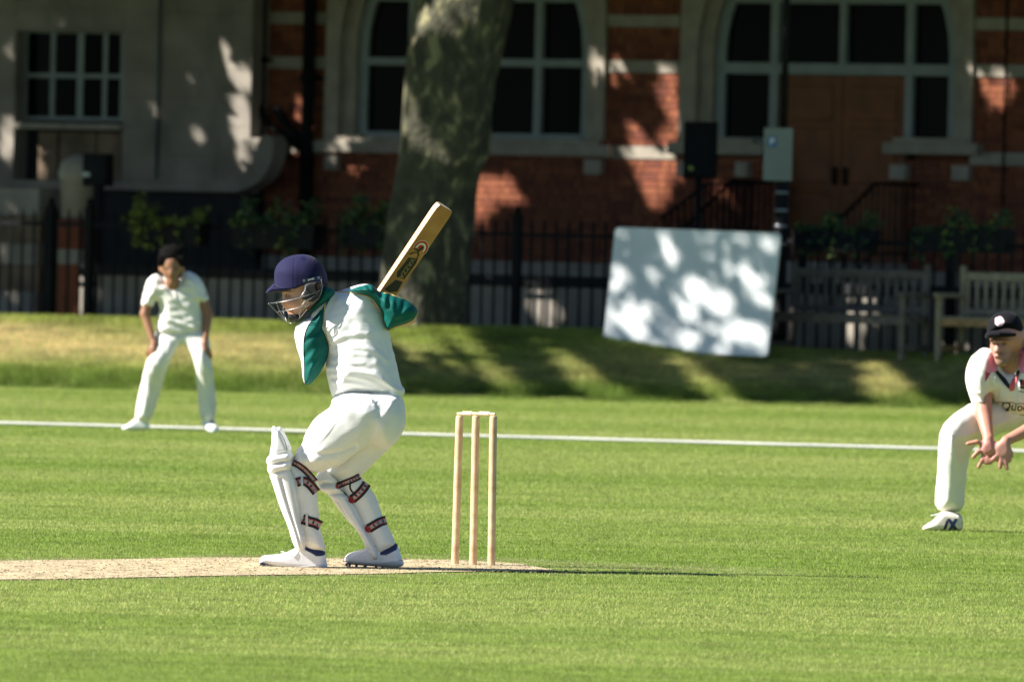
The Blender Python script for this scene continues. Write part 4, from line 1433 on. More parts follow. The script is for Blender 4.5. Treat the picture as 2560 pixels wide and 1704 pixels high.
# ================================================================ WICKET
m_ash = M('ash_wood', (0.56, 0.38, 0.21), 0.6, 0.16, 18, col2=(0.64, 0.47, 0.29))
m_ashend = M('pale_ash', (0.78, 0.66, 0.44), 0.55, 0.1, 30)
stump_px = [((1149, 1038), (1137.4, 1412), 0.05), ((1190, 1038), (1182.8, 1413), 0.0), ((1233.5, 1039), (1228.4, 1414.5), -0.05)]
stump_lbl = ['left hand wooden stump of the wicket', 'middle wooden stump of the wicket', 'right hand wooden stump of the wicket']
tops = []
for (t, b, dd), lb_ in zip(stump_px, stump_lbl):
    D = 45.0 + dd
    pt, pb = P(*t, D), P(*b, D)
    pb = pb + (pt - pb) * 0.0
    ax = pt - pb
    L = np.linalg.norm(ax)
    base = pb - ax / L * 0.03
    pts = [base, pb + ax * .02, pt - ax / L * 0.018, pt - ax / L * 0.006, pt]
    mb = MB().tube(pts, [0.0165, 0.0183, 0.0183, 0.0172, 0.0135], 18)
    st_ = obj('stump', np.array(mb.v) - pb, mb.f, m_ash, None, True)
    st_.location = pb
    tag(st_, lb_, 'stump', 'stumps of the wicket')
    tops.append(pt)
def bail(a, b, label):
    d = b - a; L = np.linalg.norm(d); d /= L
    z = np.array([0, 0, 0.0085])
    a2, b2 = a - d * 0.012, b + d * 0.010
    ts_ = [(-0.012, .0055), (0.018, .0060), (0.0185, .0085)]
    pts, rr = [], []
    n = 30
    for i in range(n + 1):
        x = -0.012 + (L + 0.022) * i / n
        u = x / L
        if u < 0.24 or u > 0.80: r_ = 0.0062
        else: r_ = 0.0105 + 0.0022 * math.cos((u - 0.24) / 0.56 * 2 * math.pi * 5.5)
        pts.append(a + d * x + z); rr.append(r_)
    mb = MB().tube(pts, rr, 12)
    o = obj('bail', np.array(mb.v) - a, mb.f, m_ashend, None, True)
    o.location = a
    tag(o, label, 'bail', 'bails on the wicket')
bail(tops[0], tops[1], 'turned wooden bail on the left and middle stumps')
bail(tops[1] + np.array([0.0, 0, 0.0]) , tops[2], 'turned wooden bail on the middle and right stumps')

# ================================================================ PEOPLE
m_white_cloth = M('white_cloth', (0.83, 0.82, 0.81), 0.75, 0.03, 20, bump=0.12, bscale=500, spec=0.25, sheen=0.15, bdist=0.002)
m_trouser = M('white_trousers', (0.83, 0.815, 0.78), 0.7, 0.03, 15, bump=0.12, bscale=500, spec=0.25, sheen=0.15, bdist=0.002)
m_green = M('green_cloth', (0.001, 0.095, 0.080), 0.62, 0.12, 12, bump=0.1, bscale=400, spec=0.18, bdist=0.002)
for _m in (m_white_cloth, m_trouser): wrinkle(_m, 16, 0.22)
wrinkle(m_green, 26, 0.25, 0.004)
m_gold = M('gold_piping', (0.62, 0.42, 0.15), 0.6)
m_dkp = M('dark_piping', (0.02, 0.03, 0.05), 0.6)
m_helm = M('navy_cloth_helmet', (0.010, 0.0095, 0.048), 0.8, 0.12, 40, bump=0.15, bscale=600, spec=0.2, sheen=0.05, bdist=0.002)
m_helmd = M('navy_plastic', (0.012, 0.014, 0.05), 0.4)
m_steel = M('grille_steel', (0.34, 0.34, 0.33), 0.35, 0.05, metal=0.9)
m_blkpad = M('black_foam', (0.012, 0.012, 0.014), 0.7)
m_pad = M('white_pad', (0.82, 0.81, 0.80), 0.6, 0.03, 12, bump=0.1, bscale=200, spec=0.35, bdist=0.002)
m_shoe = M('white_shoe', (0.82, 0.82, 0.84), 0.5, 0.04, 30, spec=0.4)
m_sole = M('pale_sole', (0.62, 0.63, 0.68), 0.55, 0.06, 20)
m_navy = M('navy_trim', (0.012, 0.020, 0.085), 0.6)
m_skin = M_attr('skin', 0.5, sub=0.12, spec=0.4)
m_red = M('red_trim', (0.45, 0.018, 0.022), 0.5, 0.05)
m_blk = M('black_cloth', (0.010, 0.010, 0.013), 0.75, 0.2, 30)
m_cap = M('black_cap', (0.008, 0.0075, 0.010), 0.85, 0.2, 40, bump=0.2, bscale=400, sheen=0.03, bdist=0.002, spec=0.1)
m_hair = M('black_hair', (0.006, 0.005, 0.0045), 0.8, 0.3, 60, bump=0.8, bscale=120, bdist=0.01, spec=0.06)
m_eye = M('eye_white', (0.7, 0.68, 0.65), 0.3)
m_iris = M('iris', (0.03, 0.02, 0.015), 0.2)
m_print = M('black_print', (0.015, 0.015, 0.015), 0.6)

def blobs(base, spots):
    base = np.array(base)
    def fn(V):
        c = np.tile(base, (len(V), 1))
        for (x, y), (rx, ry), col, st in spots:
            w = st * np.exp(-(((V[:, 0] - x) / rx) ** 2 + ((V[:, 1] - y) / ry) ** 2))
            c = c * (1 - w[:, None]) + np.array(col) * w[:, None]
        return c
    return fn

def person(label, fr, foot_px, cat='person'):
    p = fr.world(np.array([[foot_px[0], foot_px[1], 0.0]]))[0]
    return thing('person', label, cat, (p[0], p[1], 0.0))

# ---------------------------------------------------------------- BATSMAN
FR = Frame(44.2)
bat_man = person('batsman in navy helmet and white kit with green sleeves, bat raised behind him', FR, (830, 1420))
def BD(x0, x1, y0, y1, d0=-170, d1=190, h=3.0): return Grid(x0, x1, y0, y1, d0, d1, h)

# body under the clothes: head, neck, trunk, arms to the grip, legs
g = BD(675, 1075, 640, 1420, -150, 200, 3.6)
face = [(705, 690), (703, 712), (704, 727), (707, 741), (704, 752), (704.5, 759), (709, 764), (714, 767), (716, 771), (719, 774), (718, 779), (722, 783), (721, 790), (726, 797), (738, 799), (756, 789), (775, 770), (800, 752), (806, 720), (800, 680), (770, 655), (730, 660)]
hd = g.infl(face, 12, 40, 34)
hd = union([hd, g.cone((735, 760, 5), (742, 784, 10), 26, 15), g.ell((756, 706, 14), (50, 52, 42))], 8)
hd = smin(hd, g.ell((708, 756, 0), (7, 6, 8)), 5)          # nose wing
hd = np.maximum(hd, -g.ell((718, 738, -22), (10, 6, 12)) )  # eye hollow
hd = smin(hd, g.ell((731, 757, -20), (16, 12, 13)), 8)     # cheek
hd = smin(hd, g.ell((722, 729, -16), (14, 4, 12)), 5)      # brow
hd = smin(hd, g.ell((797, 716, -26), (8, 13, 6)), 4)       # ear
nk = g.cone((785, 742, 18), (822, 780, 34), 30, 24)
tr = union([g.cone((865, 790, 34), (915, 960, 30), 36, 34, 0.9), g.cone((808, 800, 40), (925, 765, 20), 26, 24), g.cone((915, 960, 30), (925, 1040, 20), 34, 44)], 14)
la = union([g.cone((795, 815, 20), (786, 905, 30), 22, 17), g.cone((786, 905, 30), (925, 785, 118), 18, 14)], 8)
ra = union([g.cone((930, 755, 0), (1018, 788, 2), 18, 19), g.cone((1024, 794, 6), (985, 806, 8), 16, 14), g.cone((1020, 792, 8), (945, 782, 108), 18, 14)], 6)
lg1 = union([g.cone((900, 1035, -30), (775, 1135, -44), 38, 18), g.cone((775, 1135, -44), (752, 1168, -44), 18, 17), g.cone((752, 1168, -44), (786, 1368, -46), 17, 15), g.cone((787, 1360, -45), (780, 1400, -45), 19, 18), g.cone((780, 1402, -45), (690, 1406, -45), 14, 10)], 14)
lg2 = union([g.cone((945, 1050, 40), (868, 1188, 45), 40, 20), g.cone((868, 1188, 45), (966, 1372, 42), 20, 16), g.cone((966, 1365, 40), (970, 1392, 40), 18, 17), g.cone((968, 1395, 40), (895, 1396, 40), 13, 10)], 14)
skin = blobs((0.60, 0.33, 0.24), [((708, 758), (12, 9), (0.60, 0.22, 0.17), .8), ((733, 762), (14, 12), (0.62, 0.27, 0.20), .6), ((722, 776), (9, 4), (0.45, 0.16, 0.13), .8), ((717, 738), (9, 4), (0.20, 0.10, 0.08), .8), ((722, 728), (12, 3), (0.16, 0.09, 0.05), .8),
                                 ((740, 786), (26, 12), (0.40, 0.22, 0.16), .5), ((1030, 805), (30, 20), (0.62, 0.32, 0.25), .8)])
body = Skin('body', FR, g, union([hd, nk, tr, la, ra, lg1, lg2], 9), m_skin, bat_man, 2, skin)
# eye
mb = MB()
for sx, sy, r_, m_ in ((719, 738, 3.6, m_eye), (717.2, 738.4, 2.0, m_iris)):
    dd = depth_on([body], sx, sy, -25)
    mb = MB().tube([(sx, sy, dd + 2.5), (sx, sy, dd - .1 - (1 if r_ < 3 else 0)), (sx, sy, dd - .8 - (1 if r_ < 3 else 0))], [r_, r_ * .95, r_ * .3], 10)
    obj('eye', FR.world(np.array(mb.v)), mb.f, m_, bat_man, True)

# shirt body
g = BD(725, 1030, 690, 1010, -130, 170, 2.8)
torso = [(834, 732), (858, 723), (880, 716), (905, 709), (926, 711), (942, 728), (953, 760), (963, 794), (973, 826), (978, 858), (988, 894), (998, 941), (1003, 962), (1011, 973), (1009, 983), (998, 990), (970, 990), (920, 986), (880, 984), (850, 994), (832, 995), (826, 980), (817, 944), (813, 916), (816, 890), (810, 868), (790, 850), (775, 830), (772, 806), (795, 780), (815, 757)]
def tilt(X, Y): return 28 - 0.10 * (X - 890) - 0.08 * (Y - 850)
f = g.infl(torso, tilt, 78, 74)
folds = [([(838, 850), (862, 838), (890, 834), (920, 834)], 5.5, 5.0), ([(850, 878), (880, 867), (912, 868), (940, 877), (968, 900)], 6.0, 5.0), ([(848, 895), (885, 882), (918, 886)], 4.5, 4.5),
         ([(820, 918), (850, 921), (880, 927), (926, 932), (965, 953), (990, 974)], 6.5, 5.5), ([(830, 936), (870, 938), (925, 950), (958, 974)], 5.5, 4.5), ([(832, 955), (880, 958), (935, 972)], 4.5, 4.5),
         ([(826, 866), (838, 842), (852, 815), (872, 795), (890, 786)], 2.6, 11.0), ([(900, 812), (893, 828)], 3.5, 9.0), ([(830, 900), (870, 908), (910, 906)], 3.5, 4.0), ([(940, 905), (965, 930), (985, 958), (998, 975)], 4.5, 5.0)]
for pts, a_, w_ in folds: f = f - g.ridge(pts, a_ * 0.48, w_ * 1.35, 20)
hol = [([(842, 862), (870, 852), (905, 848)], 4.5, 6.0), ([(880, 815), (868, 838)], 2.5, 11.0), ([(845, 910), (880, 917), (930, 922)], 4.0, 4.5), ([(840, 945), (900, 950), (940, 962)], 3.5, 4.0)]
for pts, a_, w_ in hol: f = f + g.ridge(pts, a_ * 0.42, w_ * 1.4, 20)
f = f + g.waves(0.35, 40, 0.9, 5)
f = smin(f, g.cone((1000, 978, 0), (985, 983, -35), 11, 10), 8)
f = smin(f, g.cone((800, 796, 6), (830, 752, 24), 24, 24), 8)
shirt = Skin('shirt', FR, g, f, m_white_cloth, bat_man, 2)

# left sleeve, hanging; white front panel and green back panel
g = BD(725, 845, 725, 975, -120, 130, 2.5)
sl = [(788, 790), (763, 798), (745, 807), (736, 823), (737, 851), (744, 876), (753, 901), (755, 934), (759, 955), (766, 962), (777, 961), (799, 934), (815, 905), (827, 866), (822, 845), (812, 812), (812, 780), (820, 757), (836, 733), (818, 748)]
f = g.infl(sl, 5, 52, 44)
for pts, a_, w_ in [([(770, 838), (800, 812)], 3.2, 4), ([(768, 870), (815, 820)], 3.5, 4.5), ([(766, 905), (790, 880), (812, 838)], 3.5, 5), ([(768, 935), (795, 900), (815, 870)], 3.5, 5), ([(765, 860), (790, 838)], 2.5, 3.5)]:
    f = f - g.ridge(pts, a_ * .34, w_ * 1.25, 10)
for pts, a_, w_ in [([(768, 852), (805, 822)], 3, 4), ([(766, 888), (812, 850)], 3, 4.5), ([(768, 920), (805, 880)], 3, 4.5)]:
    f = f + g.ridge(pts, a_ * .34, w_ * 1.25, 10)
f = f + g.waves(-0.9, 26, 0.8, 2)
lsl = Skin('sleeve', FR, g, f, [m_green, m_white_cloth], bat_man, 2)
edge_l = chaikin([(824, 742), (806, 772), (781, 799), (766, 822), (760, 851), (760, 884), (761.5, 919), (761, 944), (763, 958)], 2, False)
cx = lsl.V[lsl.Q].mean(1)
ey_ = np.array([p[1] for p in edge_l]); ex_ = np.array([p[0] for p in edge_l])
bound = np.interp(cx[:, 1], ey_, ex_)
lsl.o.data.polygons.foreach_set('material_index', ((cx[:, 0] < bound)).astype(np.int32))
drape_tube('piping', FR, [p for p in edge_l if p[1] > 770], 1.1, [lsl], m_dkp, lsl.o, 0.6, 0)
drape_tube('piping', FR, [(814, 758), (809, 790), (812, 820), (820, 850), (827, 866)], 1.6, [lsl, shirt], m_gold, lsl.o, 1.0)

# right sleeve
g = BD(855, 1055, 700, 840, -110, 120, 2.5)
sr = [(866, 728), (892, 717), (909, 713.5), (918, 710.5), (935, 713), (947, 728), (959, 731), (975, 733), (990, 740), (1008, 745), (1027, 756), (1042, 769), (1046, 781), (1038, 797), (1020, 808), (991, 815), (968, 828), (960, 800), (951, 777), (938, 753), (924, 740), (896, 734)]
f = g.infl(sr, lambda X, Y: -14 + 0.10 * (X - 950), 46, 34)
for pts, a_, w_ in [([(912, 716), (938, 745), (955, 770)], 3.5, 4), ([(928, 714), (950, 748), (958, 765)], 3.5, 4), ([(965, 735), (962, 765), (975, 785), (985, 795)], 3.8, 4.5), ([(985, 742), (982, 770), (990, 790)], 3.5, 5), ([(1000, 790), (1020, 770)], 3.2, 5), ([(1002, 806), (1025, 796)], 3.0, 4)]:
    f = f - g.ridge(pts, a_ * .6, w_ * 1.05, -8)
for pts, a_, w_ in [([(920, 716), (946, 748)], 3, 3.5), ([(952, 735), (952, 765), (962, 790)], 4.0, 5), ([(974, 740), (970, 770)], 3.2, 4), ([(1010, 755), (1005, 780)], 3.0, 5), ([(990, 800), (1010, 795)], 2.5, 4)]:
    f = f + g.ridge(pts, a_ * .6, w_ * 1.05, -8)
f = f + g.waves(1.2, 22, 0.9, 9)
rsl = Skin('sleeve', FR, g, f, m_green, bat_man, 2)
drape_tube('piping', FR, [(845, 728), (866, 730), (896, 734.5), (924, 741), (938, 753), (951, 777), (960, 800), (966, 824)], 1.6, [rsl, shirt], m_gold, rsl.o, 1.0)
drape_tube('piping', FR, [(968, 827), (991, 815.5), (1020, 808.5), (1037, 797), (1045, 782)], 1.4, [rsl], m_gold, rsl.o, 0.6)
drape_tube('piping', FR, [(960, 732), (975, 734), (990, 741), (1010, 747)], 1.2, [rsl], m_gold, rsl.o, 0.6)

# stand collar
g = BD(755, 850, 705, 800, -80, 130, 2.5)
co = [(808, 712), (836, 723), (838, 735), (822, 752), (800, 768), (783, 782), (772, 782), (772, 772), (788, 756), (800, 735)]
f = g.infl(co, 24, 52, 12)
Skin('collar', FR, g, f, m_green, bat_man, 2)

# trousers: pelvis, thighs, calves
g = BD(690, 1035, 970, 1400, -150, 150, 3.0)
pel = [(832, 984), (920, 978), (1000, 978), (1010, 1005), (1016, 1035), (1012, 1065), (997, 1097), (972, 1123), (935, 1115), (880, 1090), (845, 1062), (830, 1018)]
lth = [(829, 996), (830, 1014), (811, 1027), (789, 1043), (776, 1062), (763, 1088), (757, 1110), (742, 1122), (736, 1143), (744, 1168), (783, 1183), (818, 1173), (850, 1160), (890, 1130), (930, 1095), (960, 1050), (965, 1010), (920, 985), (870, 985)]
rth = [(920, 1000), (1000, 995), (1015, 1033), (1012, 1065), (997, 1097), (972, 1123), (940, 1151), (918, 1174), (900, 1192), (880, 1208), (845, 1208), (815, 1192), (820, 1165), (860, 1110), (900, 1050)]
lca = [(712, 1150), (738, 1140), (778, 1180), (795, 1215), (797, 1263), (799, 1311), (809, 1343), (817, 1376), (790, 1377), (763, 1369), (750, 1330), (730, 1260), (715, 1200)]
rca = [(838, 1190), (862, 1178), (897, 1188), (921, 1215), (940, 1241), (953, 1285), (969, 1317), (990, 1357), (987, 1367), (948, 1390), (932, 1379), (905, 1330), (870, 1260), (842, 1215)]
f = union([g.infl(pel, 0, 98, 80), g.infl(lth, -48, 60, 60), g.infl(rth, 45, 60, 56)], 10)
f = smin(f, g.infl(lca, -48, 42, 40), 7)
f = smin(f, g.infl(rca, 42, 42, 42), 7)
for pts, a_, w_ in [([(850, 1000), (835, 1050), (805, 1100), (770, 1128)], 2.2, 5), ([(760, 1132), (800, 1133), (850, 1128), (890, 1112)], -4.5, 5), ([(742, 1150), (790, 1152), (840, 1146)], 3.0, 5), ([(750, 1166), (800, 1166), (838, 1155)], -2.5, 4),
                    ([(960, 1060), (930, 1100), (880, 1140), (850, 1165)], 2.5, 8), ([(905, 992), (945, 1000), (985, 1000)], 2.0, 4), ([(925, 992), (938, 1010)], 3.0, 4), ([(775, 1190), (785, 1230), (778, 1300)], 2.5, 5), ([(782, 1320), (800, 1360)], 2.0, 4),
                    ([(840, 1185), (880, 1168)], 2.0, 5), ([(905, 1225), (935, 1290), (960, 1345)], 1.8, 6), ([(940, 1345), (950, 1375)], 2.5, 5)]:
    f = f - g.ridge(pts, a_, w_)
f = f + g.waves(2.2, 46, 1.5, 4)
trs = Skin('trousers', FR, g, f, m_trouser, bat_man, 2)
drape_tube('seam', FR, [(868, 992), (860, 1020), (838, 1062), (800, 1105), (786, 1128)], 0.45, [trs], m_trouser, trs.o, 0.1)
drape_tube('seam', FR, [(905, 998), (930, 1008), (945, 1000)], 0.5, [trs], m_trouser, trs.o, 0.4)
drape_tube('hem', FR, [(764, 1367), (785, 1374), (815, 1374)], 0.8, [trs], m_trouser, trs.o, 0.4)
# elastic waistband ribs
for i in range(15):
    x = 917 + 4.4 * i
    drape_tube('waistband_rib', FR, [(x, 979 + 0.12 * (x - 917)), (x + 2.5, 992 + 0.12 * (x - 917))], 0.9, [trs, shirt], m_trouser, trs.o, 0.4, 0)

# pads
def pad(outline, dc, T, R, ridges, mats, bbox):
    g = Grid(*bbox, 2.5)
    f = g.infl(outline, dc, T, R)
    for pts, a_, w_ in ridges: f = f - g.ridge(pts, a_, w_)
    return Skin('batting_pad', FR, g, f, m_pad, bat_man, 1)
p1 = [(681, 1065), (687, 1063), (693, 1066), (703, 1064), (712, 1078), (722, 1098), (731, 1120), (734, 1140), (731, 1160), (731, 1174), (741, 1193), (748, 1218), (751, 1250), (755, 1291), (762, 1316), (768, 1346), (765, 1364), (756, 1380), (748, 1376), (737, 1364), (729, 1342), (722, 1315), (706, 1278), (692, 1238), (681, 1203), (674, 1186), (670, 1164), (668, 1146), (675, 1134), (680, 1109), (681, 1085)]
pad1 = pad(p1, -52, 62, 16, [([(668, 1150), (700, 1143), (732, 1138)], 2.0, 8), ([(670, 1172), (700, 1164), (732, 1158)], 2.0, 7), ([(668, 1160), (732, 1149)], -2.2, 2.5), ([(672, 1186), (700, 1176), (732, 1172)], -2.6, 2.5), ([(676, 1134), (732, 1127)], -2.5, 3),
                            ([(704, 1190), (722, 1260), (745, 1330), (756, 1370)], -2.0, 2.5), ([(728, 1190), (742, 1260), (758, 1330)], -1.6, 2.5), ([(693, 1068), (712, 1085), (722, 1112)], -2.6, 2.2)], None, (655, 785, 1052, 1395, -130, 30))
p2 = [(790, 1188), (800, 1178), (817, 1170), (828, 1184), (846, 1208), (872, 1243), (889, 1264), (905, 1300), (926, 1336), (938, 1362), (947, 1384), (945, 1399), (932, 1401), (918, 1376), (894, 1331), (857, 1288), (828, 1247), (815, 1234), (799, 1225), (788, 1206)]
pad2 = pad(p2, 38, 58, 14, [([(792, 1200), (815, 1196), (840, 1200)], 2.5, 6), ([(800, 1222), (825, 1220), (856, 1222)], 2.5, 5), ([(790, 1210), (845, 1210)], -2.8, 3), ([(812, 1234), (865, 1234)], -3.0, 3), ([(845, 1252), (880, 1310), (925, 1375)], -2.0, 2.5), ([(866, 1246), (905, 1310), (935, 1365)], -1.6, 2.5)], None, (775, 960, 1158, 1412, -40, 120))
# brand print and cane lines on the pads (embossed, faint)
drape_tube('seam', FR, [(700, 1190), (718, 1255), (742, 1330), (755, 1372)], 0.5, [pad1], m_sole, pad1.o, 0.2)
drape_tube('seam', FR, [(691, 1070), (708, 1085), (718, 1110), (720, 1122)], 1.0, [pad1], m_blkpad, pad1.o, 0.3)
drape_tube('seam', FR, [(688, 1155), (712, 1150)], 0.5, [pad1], m_sole, pad1.o, 0.2)

# patterned straps
m_strapw = M('strap_grey', (0.42, 0.37, 0.34), 0.7)
def strap(pts, width, skins, parent, red_end=False, name='strap', lift=2.0):
    pts = chaikin(pts, 2, False)
    P2 = np.array(pts, float)
    T2 = np.gradient(P2, axis=0); T2 /= np.linalg.norm(T2, axis=1)[:, None]
    N2 = np.stack([-T2[:, 1], T2[:, 0]], 1)
    lanes = [(-.55, -.28, m_blk), (-.28, -.19, m_red), (-.19, .19, m_strapw), (.19, .28, m_red), (.28, .55, m_blk)]
    mats = [m_blk, m_strapw, m_red]
    dep = []
    last = None
    for c in P2:
        d = depth_on(skins, c[0], c[1], None)
        if d is None: d = (last if last is not None else -40) + 6
        last = d; dep.append(d - lift)
    dep = np.array(dep)
    V, Fc, mi = [], [], []
    for a, b, m in lanes:
        n0 = len(V)
        for i, c in enumerate(P2):
            for t in (a, b):
                q = c + N2[i] * t * width
                dq = depth_on(skins, q[0], q[1], None)
                dq = dep[i] if dq is None else min(dep[i] + 4, dq - lift)
                V.append((q[0], q[1], dq))
        for i in range(len(P2) - 1):
            Fc.append((n0 + 2 * i, n0 + 2 * i + 1, n0 + 2 * i + 3, n0 + 2 * i + 2)); mi.append(mats.index(m))
    o = obj(name, FR.world(np.array(V)), Fc, mats, parent, True, midx=mi)
    # printed crescents
    seglen = np.r_[0, np.cumsum(np.linalg.norm(np.diff(P2, axis=0), axis=1))]
    k = int(seglen[-1] / (width * 0.5))
    polys = []
    for j in range(k):
        s = (j + 0.5) / k * seglen[-1]
        c = np.array([np.interp(s, seglen, P2[:, 0]), np.interp(s, seglen, P2[:, 1])])
        i = min(np.searchsorted(seglen, s), len(P2) - 1)
        t_, n_ = T2[i], N2[i]
        r_ = width * 0.20
        pl = [tuple(c + n_ * r_ * math.cos(a) - t_ * r_ * math.sin(a)) for a in np.linspace(0, math.pi, 7)]
        pl += [tuple(c + n_ * r_ * .9 * math.cos(a) - t_ * r_ * .45 * math.sin(a)) for a in np.linspace(math.pi, 0, 7)[1:-1]]
        polys.append(pl)
    if polys:
        drape_patch('strap_print', FR, polys, skins, m_blk, o, lift + 0.8, default=dep.mean(), sub=3)
    if red_end:
        c = P2[0]
        pl = [tuple(c + N2[0] * width * .45 * math.cos(a) - T2[0] * width * .42 * math.sin(a)) for a in np.linspace(-.2, math.pi + .2, 12)]
        drape_patch('strap_tab', FR, [pl], skins, m_red, o, lift + 0.6, default=dep[0], sub=4)
    return o
sk1, sk2 = [trs, pad1], [trs, pad2]
strap([(733, 1153), (752, 1162), (772, 1180), (790, 1202)], 14, sk1, pad1.o)
strap([(743, 1203), (760, 1198), (776, 1206), (793, 1228)], 21, sk1, pad1.o)
strap([(758, 1294), (775, 1300), (790, 1304), (803, 1312)], 23, sk1, pad1.o)
strap([(845, 1214), (862, 1206), (880, 1200), (900, 1190)], 14, sk2, pad2.o, True)
strap([(880, 1248), (895, 1236), (908, 1222), (917, 1208)], 21, sk2, pad2.o, True)
strap([(921, 1321), (936, 1312), (950, 1304), (965, 1300)], 21, sk2, pad2.o, True)
drape_tube('strap_cord', FR, [(852, 1222), (866, 1236), (876, 1250)], 1.3, sk2, m_blk, pad2.o, 1.0)
drape_tube('strap_cord', FR, [(876, 1204), (874, 1222), (890, 1238)], 2.2, sk2, m_blk, pad2.o, 1.5)
# clear buckles
m_clear = M('clear_buckle', (0.55, 0.60, 0.66), 0.15, spec=0.7)
for x0, x1, y0, y1, sk_, par in ((766, 772, 1282, 1312, sk1, pad1.o), (754, 760, 1188, 1212, sk1, pad1.o)):
    drape_patch('buckle', FR, [[(x0, y0), (x1, y0), (x1, y1), (x0, y1)]], sk_, m_clear, par, 3.4, default=-90)

# shoes
def shoe(outline, dc, navy, sole_line, lace, name, bbox):
    g = Grid(*bbox, 2.2)
    f = g.infl(outline, dc, 26, 17)
    s = Skin(name, FR, g, f, [m_shoe, m_navy, m_sole], bat_man, 1)
    c = s.V[s.Q].mean(1)
    mi = np.zeros(len(c), np.int32)
    mi[inside_poly(c[:, 0], c[:, 1], navy)] = 1
    sx = np.array([p[0] for p in sole_line]); sy = np.array([p[1] for p in sole_line])
    mi[c[:, 1] > np.interp(c[:, 0], sx, sy)] = 2
    s.o.data.polygons.foreach_set('material_index', mi)
    # outsole
    xs = np.linspace(outline_x(outline)[0] + 6, outline_x(outline)[1] - 3, 20)
    for l in lace:
        drape_tube('lace', FR, l, 1.1, [s], m_shoe, s.o, 1.0)
    drape_tube('collar_edge', FR, navy[:len(navy) // 2 + 1], 0.9, [s], m_sole, s.o, 0.3, 1)
    drape_tube('sole_seam', FR, sole_line, 0.9, [s], m_sole, s.o, 0.3, 1)
    return s
def outline_x(o): return min(p[0] for p in o), max(p[0] for p in o)
s1 = [(650, 1398), (654, 1389), (664, 1385), (691, 1384), (716, 1379), (734, 1370), (750, 1362), (768, 1358), (790, 1362), (812, 1370), (816, 1385), (818, 1406), (821, 1420), (818, 1425), (780, 1426), (729, 1423), (691, 1417), (665, 1410), (653, 1405)]
shoe1 = shoe(s1, -46, [(764, 1372), (780, 1380), (794, 1389), (816, 1384), (815, 1362), (766, 1362)], [(648, 1404), (690, 1412), (750, 1414), (790, 1410), (824, 1408)], [[(702, 1378), (722, 1380), (740, 1372)], [(735, 1390), (746, 1378)], [(722, 1384), (740, 1386), (748, 1374)]], 'shoe', (640, 832, 1350, 1434, -90, 0))
s2 = [(860, 1399), (864, 1388), (880, 1380), (908, 1373), (930, 1362), (955, 1366), (976, 1360), (990, 1357), (996, 1366), (1003, 1394), (1011, 1410), (1005, 1416), (994, 1419), (958, 1418), (903, 1414), (870, 1411), (862, 1406)]
shoe2 = shoe(s2, 42, [(950, 1387), (966, 1388), (992, 1374), (994, 1362), (985, 1354), (952, 1376)], [(858, 1402), (900, 1405), (950, 1408), (990, 1402), (1014, 1398)], [[(895, 1392), (904, 1382), (916, 1376)], [(955, 1398), (957, 1388)]], 'shoe', (850, 1022, 1348, 1428, 0, 90))
for sh_, pts in ((shoe1, [(655, 1407), (690, 1418), (730, 1425), (780, 1428)]), (shoe2, [(866, 1412), (905, 1417), (960, 1421)])):
    for i, (x, y) in enumerate(chaikin(pts, 2, False)[::2]):
        dc = -46 if sh_ is shoe1 else 42
        mb = MB().box(x - 3, x + 3, y - 3, y + 2.5, dc - 22, dc + 22)
        obj('stud', FR.world(np.array(mb.v)), [q[::-1] for q in mb.f], m_navy, sh_.o)

# helmet
g = BD(672, 830, 625, 745, -70, 110, 2.0)
hs = [(687, 740), (685, 690), (686, 676), (691, 664), (700, 653), (714, 643), (737, 636), (765, 635.5), (784, 642), (802, 657), (814, 675), (819, 698), (819, 735), (790, 775), (720, 775)]
f = g.infl(hs, 16, 62, 56)
rim = np.interp(g.X, [680, 690, 715, 738, 757, 780, 803, 812, 822], [712, 718, 722, 722, 713, 707, 703, 712, 716])
f = np.maximum(f, (g.Y - rim) * 0.9)
f = f + 0.9 * np.exp(-((g.X - 736.5) / 1.2) ** 2) * (g.Y < 722)
helm = Skin('helmet', FR, g, f, m_helm, bat_man, 1)
g = BD(655, 775, 690, 745, -60, 90, 2.0)
pk = [(684, 706), (676, 717), (665, 727), (664, 732), (668, 734), (690, 731), (715, 728), (738, 722), (757, 714), (756, 708), (730, 714), (700, 716)]
f = g.infl(pk, 16, 52, 5) 
f = smin(f, g.ell((700, 722, 16), (20, 6, 44)), 6)
Skin('peak', FR, g, f, m_helm, helm.o, 2)
def hpatch(name, poly, mat, lift=1.0, sk=None, par=None, default=-40):
    return drape_patch(name, FR, [poly], sk or [helm], mat, par or helm.o, lift, default, 3)
def circ(x, y, rx, ry=None, n=14):
    ry = ry or rx
    return [(x + rx * math.cos(2 * math.pi * i / n), y + ry * math.sin(2 * math.pi * i / n)) for i in range(n)]
hpatch('vent', circ(758, 646, 6.8, 5.2), m_helmd, 0.6)
hpatch('side_plate', [(757, 697), (803, 688), (806, 696), (804, 703), (770, 709), (759, 708)], m_helmd, 2.5)
for x, y in ((761, 701), (797, 694)):
    hpatch('screw', circ(x, y, 2.9), m_steel, 3.6)
    hpatch('screw_core', circ(x, y, 1.2), m_helmd, 4.2)
cat_ = [(770, 701), (772, 697), (776, 697), (782, 695), (787, 694), (786.5, 696), (784, 697), (788, 699), (784, 699), (779, 699), (775, 700), (773, 701.5)]
hpatch('emblem', cat_, m_white, 3.6)
